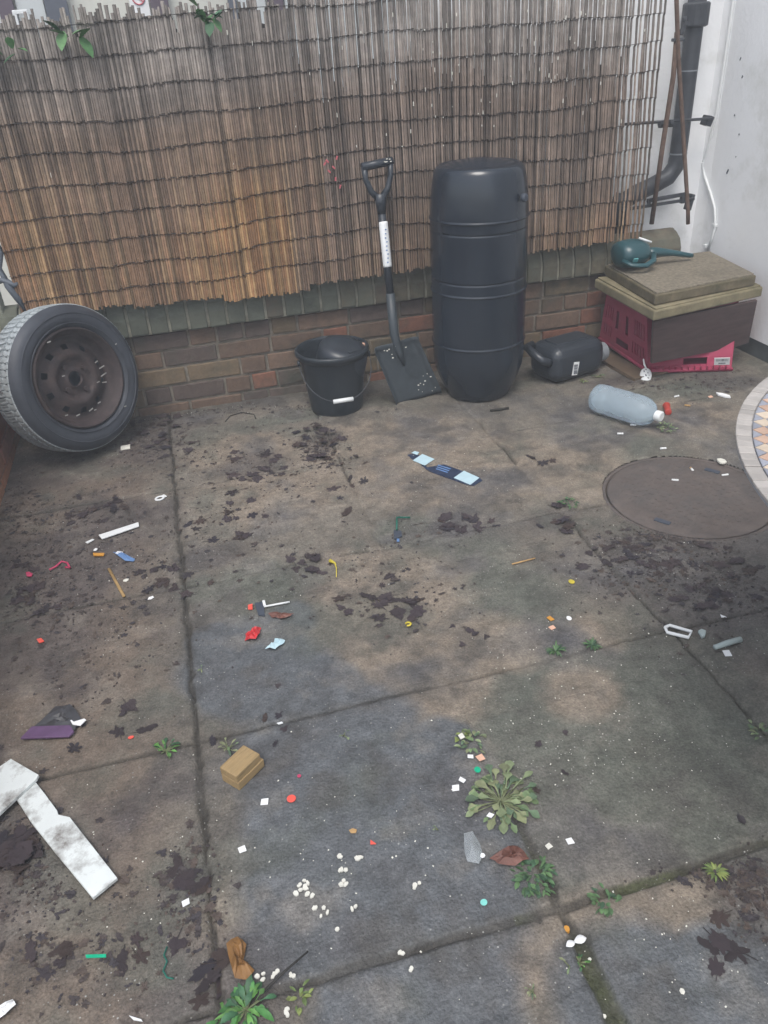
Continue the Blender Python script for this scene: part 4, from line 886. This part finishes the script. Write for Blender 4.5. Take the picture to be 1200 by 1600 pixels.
# ------------------------------------------------------------------ LITTER, piece by piece
def flat(name, label, cat, pts, th, m, z=0.0, parent=None, tilt=0, group=None, bevel=0, crump=0):
    P = [G(*p) for p in pts]; c = sum(P, Vector())/len(P); c.z = gz(c.x, c.y)+.0015+z
    b = MB()
    if crump:
        k_ = len(P); ring = [Vector((p.x-c.x, p.y-c.y, crump*rnd.random()*.6)) for p in P]; ring = [q for a_, b_ in zip(ring, ring[1:]+ring[:1]) for q in (a_, (a_+b_)/2*rnd.uniform(.86, 1.08)+Vector((0, 0, crump*rnd.uniform(-.2, .5))))]; k_ = len(ring)
        mid = [q*rnd.uniform(.45, .65)+Vector((0, 0, crump*rnd.uniform(.1, 1.2))) for q in ring]; in2 = [q*.25+Vector((0, 0, crump*rnd.uniform(0, .9))) for q in ring]
        for l_ in (ring, mid, in2):
            for q in l_: q.z = max(q.z, .0002)
        b.add(ring+mid+in2+[Vector((0, 0, crump*.6))], [(i, (i+1) % k_, (i+1) % k_+k_, i+k_) for i in range(k_)]+[(i+k_, (i+1) % k_+k_, (i+1) % k_+2*k_, i+2*k_) for i in range(k_)]+[(i+2*k_, (i+1) % k_+2*k_, 3*k_) for i in range(k_)])
        o = b.build(name, m, parent, solid=.0008)
    else: b.prism([(p.x-c.x, p.y-c.y) for p in P], 0, th); o = b.build(name, m, parent, bevel=bevel)
    o.location = c if not parent else c-parent.location
    if tilt: o.rotation_euler = (rnd.uniform(-tilt, tilt), rnd.uniform(-tilt, tilt), 0)
    if not parent: tag(o, label, cat, group)
    return o
def stick(name, label, cat, pts, r, m, z=0.0, n=8, flat_=1, group=None):
    P = [G(*p) for p in pts]; P = [Vector((p.x, p.y, gz(p.x, p.y)+(r[0] if isinstance(r, list) else r)*flat_+.001+z)) for p in P]; b = MB(); b.tube(P, r, n, flat=flat_); o = b.build(name, m, off=P[0]); return tag(o, label, cat, group)
# blue strip with two pale panels
t = thing('blue_strip', 'dark blue printed strip with two pale blue panels on the upper slab', 'packaging', G(693, 733))
flat('band', 0, 0, [(634, 711), (648, 709), (748, 745), (754, 751), (740, 759), (728, 757), (672, 737)], .0012, M_blueband, parent=t)
flat('panel', 0, 0, [(645, 721), (660, 711), (679, 719), (664, 729)], .0008, M_pale, z=.0015, parent=t); flat('panel', 0, 0, [(709, 747), (725, 736), (749, 747), (735, 758)], .0008, M_pale, z=.0015, parent=t)
for k in range(3): flat('print_line', 0, 0, [(682+k*1.5, 732-k*2.6), (700+k*2.2, 738-k*2.6), (699+k*2.2, 739.3-k*2.6), (681+k*1.5, 733.3-k*2.6)], .0005, M_midblue, z=.0015, parent=t)
flat('tab', 0, 0, [(643, 709), (648, 706), (655, 708), (652, 712)], .0008, M_pale, z=.0015, parent=t)
# broken white board: two pieces
t = thing('broken_board', 'long chipped white board piece lying at the lower left', 'board', G(110, 1310))
flat('board', 0, 0, [(27, 1253), (58, 1228), (75, 1250), (80, 1257), (92, 1273), (94, 1280), (112, 1284), (186, 1379), (148, 1410), (92, 1342), (52, 1292)], .008, M_tile, z=.004, parent=t, bevel=.001)
flat('broken_board', 'shorter white board piece crossing the top of the long one', 'board', [(-30, 1233), (22, 1197), (65, 1222), (62, 1228), (0, 1287), (-30, 1310)], .008, M_tile, z=.013, bevel=.001)
# wood block
P = [G(343, 1216), G(376, 1246), G(419, 1203), G(388, 1176)]; pc = sum(P, Vector())/4; dv = (P[2]-P[1]); a_ = math.atan2(dv.y, dv.x)
t = thing('wood_block', 'short sawn yellowish offcut of timber on the grey slab', 'wood block', (pc.x, pc.y, .002), (0, 0, a_))
b = MB(); b.box((0, 0, .012), (.078, .050, .022)); b.build('offcut', M_wood, t, bevel=.002); b = MB(); b.box((-.003, .001, .033), (.072, .048, .020)); b.build('upper_ply', M_wood, t, bevel=.002)
# white strip
flat('white_strip', 'long white plastic strip with bolt holes by the left wall', 'plastic strip', [(155, 839), (160, 845), (218, 825), (217, 819)], .004, M_wpl, z=.003, bevel=.0008)
flat('white_shard', 'small white shard off the left end of the white strip', 'plastic shard', [(134, 849), (137, 851), (148, 845), (145, 844)], .002, M_wpl, z=.002)
flat('orange_tab', 'small bright orange tab below the white strip', 'plastic tab', [(146, 867), (164, 867), (163, 871), (147, 871)], .003, M_orange, z=.004)
t = flat('foil_sachet', 'torn silver blue sachet below the white strip', 'sachet', [(177, 864), (188, 863), (211, 875), (209, 879), (196, 878)], .002, M_midblue, z=.003, crump=.004)
b = MB(); q = G(187, 866)-t.location; b.box((q.x, q.y, .003), (.02, .012, .001), Euler((0, 0, -.5))); b.build('silver_print', M_wpaper, t)
stick('wooden_stick', 'flat orange brown wooden stick lying on the left slab', 'stick', [(170, 889), (194, 932)], .0045, M_stick, flat_=.5)
stick('pink_ribbon', 'bright pink crumpled ribbon in the litter by the left wall', 'ribbon', [(78, 893), (88, 888), (97, 880), (106, 882), (110, 890), (103, 889)], .003, M_pink, z=.004)
flat('pink_disc', 'round pink scrap left of the pink ribbon', 'scrap', [(41, 897), (46, 896), (52, 899), (50, 903), (43, 903)], .002, M_pink, z=.004)
flat('orange_scrap', 'dull orange scrap on the left slab', 'scrap', [(58, 1001), (65, 999), (70, 1004), (62, 1007)], .002, M_coral, z=.002)
t = thing('white_ring', 'white plastic ring on the left slab joint below the tyre', 'plastic ring', G(250, 780)+Vector((0, 0, .004)), (0, 0, .5))
b = MB(); b.lathe([(.008, -.002), (.015, -.002), (.015, .002), (.008, .002)], 20, Matrix.Diagonal((1.2, 1, 1, 1)), close=True); b.box((.017, .002, 0), (.014, .02, .003)); b.build('loop', M_wpl, t, bevel=.001)
# purple wrapper
t = thing('purple_wrapper', 'folded dark wrapper with a purple edge near the left side', 'wrapper', G(80, 1145))
flat('film', 0, 0, [(52, 1142), (88, 1108), (112, 1106), (128, 1128), (118, 1145)], .002, M_darkfilm, z=.004, parent=t, crump=.01); flat('purple_edge', 0, 0, [(34, 1160), (52, 1141), (112, 1139), (118, 1149), (110, 1157)], .006, M_purple, z=.006, parent=t, bevel=.002)
flat('white_edge', 0, 0, [(110, 1129), (118, 1135), (134, 1130), (137, 1132), (128, 1141), (116, 1139)], .002, M_wpaper, z=.012, parent=t)
# things around the red wrapper
stick('white_tube', 'thin white lolly stick on the slab above the red wrapper', 'lolly stick', [(413, 950), (453, 943)], .0028, M_wpl, z=.002)
flat('white_peg', 'tiny white peg at the left end of the lolly stick', 'peg', [(410, 941), (414, 940), (416, 948), (412, 949)], .003, M_wpl, z=.002)
flat('black_square', 'matt black plastic square left of the lolly stick', 'plastic square', [(398, 944), (412, 942), (414, 964), (404, 963)], .003, M_ink, z=.001)
flat('orange_bead', 'orange red scrap beside the black square', 'scrap', [(388, 948), (395, 946), (395, 954), (388, 954)], .004, M_coral, z=.002)
flat('fawn_leaf', 'long fawn leaf under the lolly stick', 'leaf', [(419, 958), (430, 957), (445, 962), (460, 962), (455, 966), (438, 969), (425, 966)], .002, M_brownleaf, z=.002, tilt=.1, crump=.006)
t = flat('red_wrapper', 'crumpled bright red wrapper on the blue grey slab', 'wrapper', [(383, 1003), (384, 992), (395, 989), (400, 984), (409, 985), (407, 993), (401, 1003)], .006, M_red, z=.002, tilt=.1, crump=.012)
flat('pale_blue_wrapper', 'small pale blue twist of foil right of the red wrapper', 'wrapper', [(415, 1017), (424, 1008), (438, 1002), (446, 1003), (442, 1009), (430, 1016)], .004, M_pale, z=.001, tilt=.1, crump=.012)
flat('white_chip', 'white sliver on the dark joint above the wood block', 'fragment', [(433, 1133), (441, 1131), (443, 1133), (436, 1135)], .002, M_wpl, z=.002)
# green clip and friends
t = thing('green_clip', 'dark green bent clip on the middle joint', 'clip', G(628, 825))
b = MB(); p0 = G(620, 830)-t.location; p1 = G(620, 811)-t.location; p2 = G(641, 811)-t.location; z_ = Vector((0, 0, .006)); b.tube([p0+z_, p1+z_, p2+z_], .003, 6); b.build('clip_wire', M_dgreen, t)
flat('black_pad', 0, 0, [(615, 829), (627, 830), (628, 838), (616, 843)], .004, M_ink, z=.001, parent=t); flat('blue_end', 0, 0, [(620, 843), (624, 843), (624, 847), (620, 847)], .003, M_midblue, z=.003, parent=t)
stick('yellow_flower', 'yellow flower head on a stalk lying on the middle slab', 'flower', [(516, 880), (524, 884), (526, 891), (526, 905)], [.006, .003, .0015, .0012], M_yellow, z=.002)
t = thing('yellow_ring', 'small yellow crescent on the middle slab among leaves', 'plastic ring', G(638, 977)+Vector((0, 0, .004))); b = MB(); b.lathe([(.004, -.001), (.009, -.001), (.009, .002), (.004, .002)], 16, close=True, skip=lambda i, j: j in (7, 8, 9)); b.build('crescent', M_yellow, t)
# bottle cap / bracket group at right
t = thing('white_bracket', 'white slotted plastic bracket at right on the joint', 'bracket', G(1060, 991))
b = MB(); Q = [G(1039, 983), G(1042, 991), G(1075, 999), G(1080, 990), G(1046, 980)]; pts = [q-t.location+Vector((0, 0, .006)) for q in Q]; b.tube(pts+[pts[0]], .0045, 8, cap=False); b.build('frame', M_wpl, t)
flat('metal_ring', 'small silver ring right of the white bracket', 'ring', [(1090, 989), (1095, 986), (1103, 989), (1101, 997), (1096, 999)], .008, M_greyglaze, z=.001, bevel=.002)
stick('grey_tube', 'pale grey green plastic tube near the right edge', 'tube', [(1116, 1014), (1135, 1007), (1157, 1001)], [.006, .0075, .0075], M_greyglaze)
stick('pale_stick', 'thin pale wooden stick right of the leaf patch', 'stick', [(800, 884), (836, 874)], .0022, M_tan, z=.002)
stick('black_twig', 'straight black twig pointing to the bottom weed', 'twig', [(412, 1556), (445, 1528), (483, 1495)], [.0028, .0022, .0015], M_twig, z=.012)
stick('curved_stem', 'thin dark curved stem lying near the wall left of the bucket', 'stem', [(352, 659), (360, 650), (378, 645), (397, 648), (400, 655)], .002, M_twig)
stick('frayed_string', 'frayed dark green cord on the lower left slab', 'cord', [(262, 1482), (257, 1495), (262, 1505), (256, 1520), (262, 1530), (272, 1532)], .0015, M_dgreen, z=.003)
flat('teal_strip', 'narrow shiny teal strip at the lower left', 'foil strip', [(135, 1495), (167, 1494), (167, 1499), (136, 1500)], .0015, M_green, z=.004)
flat('amber_leaf', 'crumpled amber leaf above the bottom weed', 'leaf', [(355, 1480), (372, 1470), (385, 1480), (380, 1505), (398, 1520), (392, 1534), (368, 1534), (362, 1512)], .003, mat('amber_leaf', (.20, .10, .03), .6, .3, 30, .6, 60), z=.003, tilt=.15, crump=.012)
flat('brown_leaf', 'curled reddish brown leaf beside the feathery weed', 'leaf', [(765, 1350), (795, 1333), (808, 1330), (818, 1340), (826, 1353), (805, 1364), (778, 1360)], .002, M_brownleaf, z=.008, tilt=.25, crump=.014)
t = thing('clear_wrapper', 'crumpled clear plastic film below the largest rosette weed', 'wrapper', G(738, 1330)); b = MB()
pp = [G(725, 1306), G(738, 1304), G(750, 1322), (G(755, 1340)), G(748, 1353), G(730, 1352), G(726, 1335)]
c0 = G(738, 1330)-t.location+Vector((0, 0, .018)); vs = [c0]+[p_-t.location+Vector((0, 0, .003+.01*rnd.random())) for p_ in pp]; b.add(vs, [(0, 1+i, 1+(i+1) % 7) for i in range(7)]); b.build('film', M_clear, t, solid=.0006)
t = thing('white_petal', 'white bow shaped petal on the sprig in the open joint', 'petal', G(897, 1478)+Vector((0, 0, .012))); b = MB()
for s_ in [(887, 1484), (911, 1474)]:
    q = G(*s_)-G(897, 1478); leaf(b, (0, 0, 0), q, q.length*1.3, q.length*.45, (.8, .8, .8), .2, .1)
b.build('petals', M_wpaper, t, solid=.0006)
flat('torn_paper', 'torn white paper at the bottom left corner', 'paper', [(-10, 1590), (0, 1577), (22, 1566), (27, 1574), (12, 1590), (-5, 1603)], .002, M_wpaper, z=.006, tilt=.1, crump=.006)
flat('white_splinter', 'white splinter at the bottom edge', 'splinter', [(203, 1590), (222, 1596), (224, 1599), (210, 1597)], .002, M_wpl, z=.002)
# fragment of plaster, confetti, crumbs ---- each its own small thing
def bit(px, py, w_, h_, m, name, label, cat, rot=0, th=.0015, z=.001, sides=4, group=None):
    p = G(px, py); s = (G(px+w_/2, py)-G(px-w_/2, py)).length; dpt = (G(px, py+h_/2)-G(px, py-h_/2)).length
    b = MB(); P = []
    for i in range(sides):
        a = 2*math.pi*(i+.5)/sides; q = 1 if sides > 8 else rnd.uniform(.9, 1.1); k = .707 if sides == 4 else .5; P.append((s*k*math.cos(a)*q, dpt*k*math.sin(a)*q))
    b.prism(P, 0, th); o = b.build(name, m); o.location = (p.x, p.y, gz(p.x, p.y)+z+.001); o.rotation_euler = (rnd.uniform(-.08, .08), rnd.uniform(-.08, .08), rot); tag(o, label, cat, group)
WQ = [(414, 1256, 'white paper square just below the wood block'), (379, 1330, 'white paper square on the grey slab well below the wood block'), (712, 1234, 'white paper square left of the largest rosette weed'), (890, 1317, 'white paper square right of the clear film'), (291, 1412, 'white paper square on the joint near the clump of leaves'), (1008+102-80, 1015+5, None), (1136, 1021, 'white paper square beside the grey tube')]
for px, py, lab in WQ:
    if lab: bit(px, py, 11, 9, M_wpaper, 'confetti_square', lab, 'confetti', rnd.uniform(-.3, .3))
bit(456, 1252, 14, 12, M_coral, 'confetti_dot', 'bright red confetti dot right of the wood block', 'confetti', 0, sides=16)
bit(468, 1216, 6, 5, M_pink, 'confetti_dot', 'tiny pink confetti dot above the bright red one', 'confetti', 0, sides=12)
bit(746, 1213, 10, 9, M_green, 'confetti_dot', 'green confetti dot on the largest rosette weed', 'confetti', 0, sides=16, z=.014)
bit(756, 1412, 11, 10, M_aqua, 'confetti_dot', 'aqua confetti dot below the clear film', 'confetti', 0, sides=16)
bit(893, 910, 9, 7, M_yellow, 'confetti_dot', 'yellow confetti dot on the right middle slab', 'confetti', 0, sides=14)
bit(860, 967, 8, 7, M_orange, 'confetti_dot', 'orange confetti fleck below the yellow dot', 'confetti', .3)
bit(889, 967, 8, 6, M_wpaper, 'confetti_dot', 'white confetti dot right of the orange fleck', 'confetti', 0, sides=12)
bit(863, 981, 9, 5, M_peach, 'confetti_dot', 'pinkish confetti fleck under the orange fleck', 'confetti', .2)
bit(721, 1160, 8, 7, M_chip, 'confetti_dot', 'cream fleck on the mossy tuft at the patch point', 'confetti', .2, z=.014)
bit(751, 1189, 11, 9, M_peach, 'confetti_square', 'peach paper square above the largest rosette weed', 'confetti', .2, z=.006)
bit(735, 1187, 9, 5, M_wpaper, 'confetti_square', 'white fleck left of the peach paper square', 'confetti', -.4, z=.004)
bit(722, 1224, 7, 8, M_wpaper, 'confetti_square', 'white sliver touching the left leaves of the largest rosette', 'confetti', .7, z=.005)
bit(766, 1285, 8, 7, M_wpaper, 'confetti_square', 'white fleck on the lower leaves of the largest rosette', 'confetti', .7, z=.016)
bit(857, 1325, 9, 7, M_chip, 'plaster_crumb', 'cream crumb left of the paper square near the clear film', 'crumb', .3)
bit(754, 1341, 8, 8, M_wpaper, 'plaster_crumb', 'white crumb at the lower corner of the clear film', 'crumb', .2, sides=7, z=.004)
bit(205, 1153, 9, 4, M_coral, 'confetti_dot', 'small red fleck above the bright green weed', 'confetti', 0, sides=10)
bit(886, 1450, 9, 10, M_orange, 'orange_crumb', 'orange crumb in the open joint above the white petal', 'crumb', 0, th=.006, sides=8)
bit(922, 1494, 6, 5, M_chip, 'plaster_crumb', 'pale crumb right of the sprig with the petal', 'crumb', 0, sides=6)
bit(1066, 1549, 8, 9, M_chip, 'plaster_crumb', 'cream crumb on the bottom right slab', 'crumb', 0, sides=6)
bit(944, 1586, 8, 7, M_chip, 'plaster_crumb', 'grey pebble in the open joint at the bottom', 'crumb', 0, th=.004, sides=7)
bit(582, 1320, 8, 12, M_coral, 'russet_scrap', 'russet scrap on the blue grey slab', 'scrap', .6, sides=3)
bit(552, 1302, 13, 8, M_tan, 'tan_scrap', 'tan scrap left of the russet scrap', 'scrap', -.5, sides=5)
bit(197, 869+38, 9, 4, M_chip, 'plaster_crumb', 'cream crumb right of the wooden stick', 'crumb', 0, sides=6)
bit(236, 935, 10, 4, M_wpaper, 'plaster_crumb', 'white sliver on the slab right of the wooden stick', 'crumb', .4, sides=5)
bit(150, 861, 6, 4, M_wpaper, 'plaster_crumb', 'white crumb above the orange tab', 'crumb', 0, sides=6, z=.004)
# plaster splashes: groups of crumbs that sit together
PL = [(476, 1395, 16, 15, 11, 'round cluster'), (533, 1363, 8, 6, 3, 'upper right cluster'), (541, 1385, 9, 6, 3, 'a'), (502, 1427, 12, 10, 5, 'b'), (551, 1422, 6, 6, 2, 'c'), (536, 1343, 8, 4, 3, 'd'), (558, 1340, 7, 6, 3, 'e'), (650, 1385, 7, 7, 3, 'f'), (407, 1530, 7, 10, 4, 'g'), (432, 1524, 6, 6, 3, 'h'), (456, 1528, 8, 7, 3, 'i'), (451, 1578, 5, 10, 4, 'j'), (642, 1516, 5, 4, 2, 'k'), (627, 1487, 4, 3, 2, 'l'), (530, 1455, 4, 3, 1, 'm')]
for (px, py, rx, ry, n_, _) in PL:
    for k in range(n_):
        a = rnd.uniform(0, 6.28); q = math.sqrt(rnd.random()); low = py > 1500
        bit(px+rx*q*math.cos(a), py+ry*q*math.sin(a), rnd.uniform(5, 10), rnd.uniform(4, 8), M_chip, 'plaster_crumb', 'white plaster crumb by the black twig at the bottom' if low and px < 500 else 'white plaster crumb scattered on the lower blue grey slab', 'crumb', rnd.uniform(0, 3), th=.003, sides=rnd.choice([5, 6, 7]), group='plaster crumbs by the black twig' if low and px < 500 else 'plaster crumbs on the lower slab')
# cigarette ends near the cover, each its own
for i, (px, py, a, lab) in enumerate([(969, 679, -.4, 'white cigarette end nearest below the clear bottle'), (989, 665, -.5, 'white cigarette end touching the shade of the bottle neck'), (1036, 702, -.2, 'white cigarette end above the iron cover'), (1057, 621, .1, 'white cigarette end right of the oval tag'), (1081, 732, 1.4, 'tan stained cigarette end standing on the iron cover edge'), (1055, 749, -.5, 'white cigarette end in the middle of the iron cover'), (1133, 741, -.1, 'white cigarette end left of the mosaic table'), (1074, 634, -.7, 'brown cigarette end between bottle and table')]):
    p = G(px, py); ln = .011; r_ = .0036; z_ = gz(p.x, p.y)+r_; t = thing('cigarette_end', lab, 'cigarette end', (p.x, p.y, z_), (0, 0, a)); b = MB(); b.tube([(-ln, 0, 0), (ln*.3, 0, 0)], r_, 8); b.build('paper', M_tan if 'brown' in lab else M_wpaper, t); b = MB(); b.tube([(ln*.3, 0, 0), (ln, 0, 0)], r_*1.03, 8); b.build('filter', M_tan if ('brown' in lab or 'tan' in lab) else M_wpaper, t)
bit(1127, 723, 14, 8, M_chip, 'plaster_crumb', 'pale pebble left of the mosaic table', 'crumb', -.3, th=.005, sides=7)
bit(1130, 620, 11, 10, M_wpaper, 'paper_scrap', 'crumpled white scrap in front of the crate end', 'paper scrap', .3, th=.006, sides=6)
bit(1111, 620, 7, 4, M_peach, 'paper_scrap', 'tiny peach scrap left of the crumpled white scrap', 'paper scrap')
bit(1129, 963, 8, 7, M_wpaper, 'paper_scrap', 'white hooked scrap above the silver ring', 'paper scrap', .5, sides=3)
bit(196, 700, 14, 6, M_chip, 'plaster_crumb', 'pale crumb among the leaves by the tyre', 'crumb')
stick('fallen_dowel', 'grey brown stub of wood in front of the water butt', 'wood stub', [(766, 643), (795, 640)], .006, M_twig, flat_=.8)

# ------------------------------------------------------------------ GLARE VEIL: added fog box standing in for window-glass glare
b = MB(); b.box((.2, 2.6, 1.25), (9, 12, 5.2)); o = b.build('glare_veil', bpy.data.materials.new('glare_veil_air')); tag(o, kind='stuff')
m = o.data.materials[0]; m.use_nodes = True; n = m.node_tree; n.nodes.clear(); oo = n.nodes.new('ShaderNodeOutputMaterial'); v = n.nodes.new('ShaderNodeVolumePrincipled')
v.inputs['Color'].default_value = (.88, .94, 1, 1); v.inputs['Density'].default_value = .023; n.links.new(v.outputs[0], oo.inputs['Volume'])
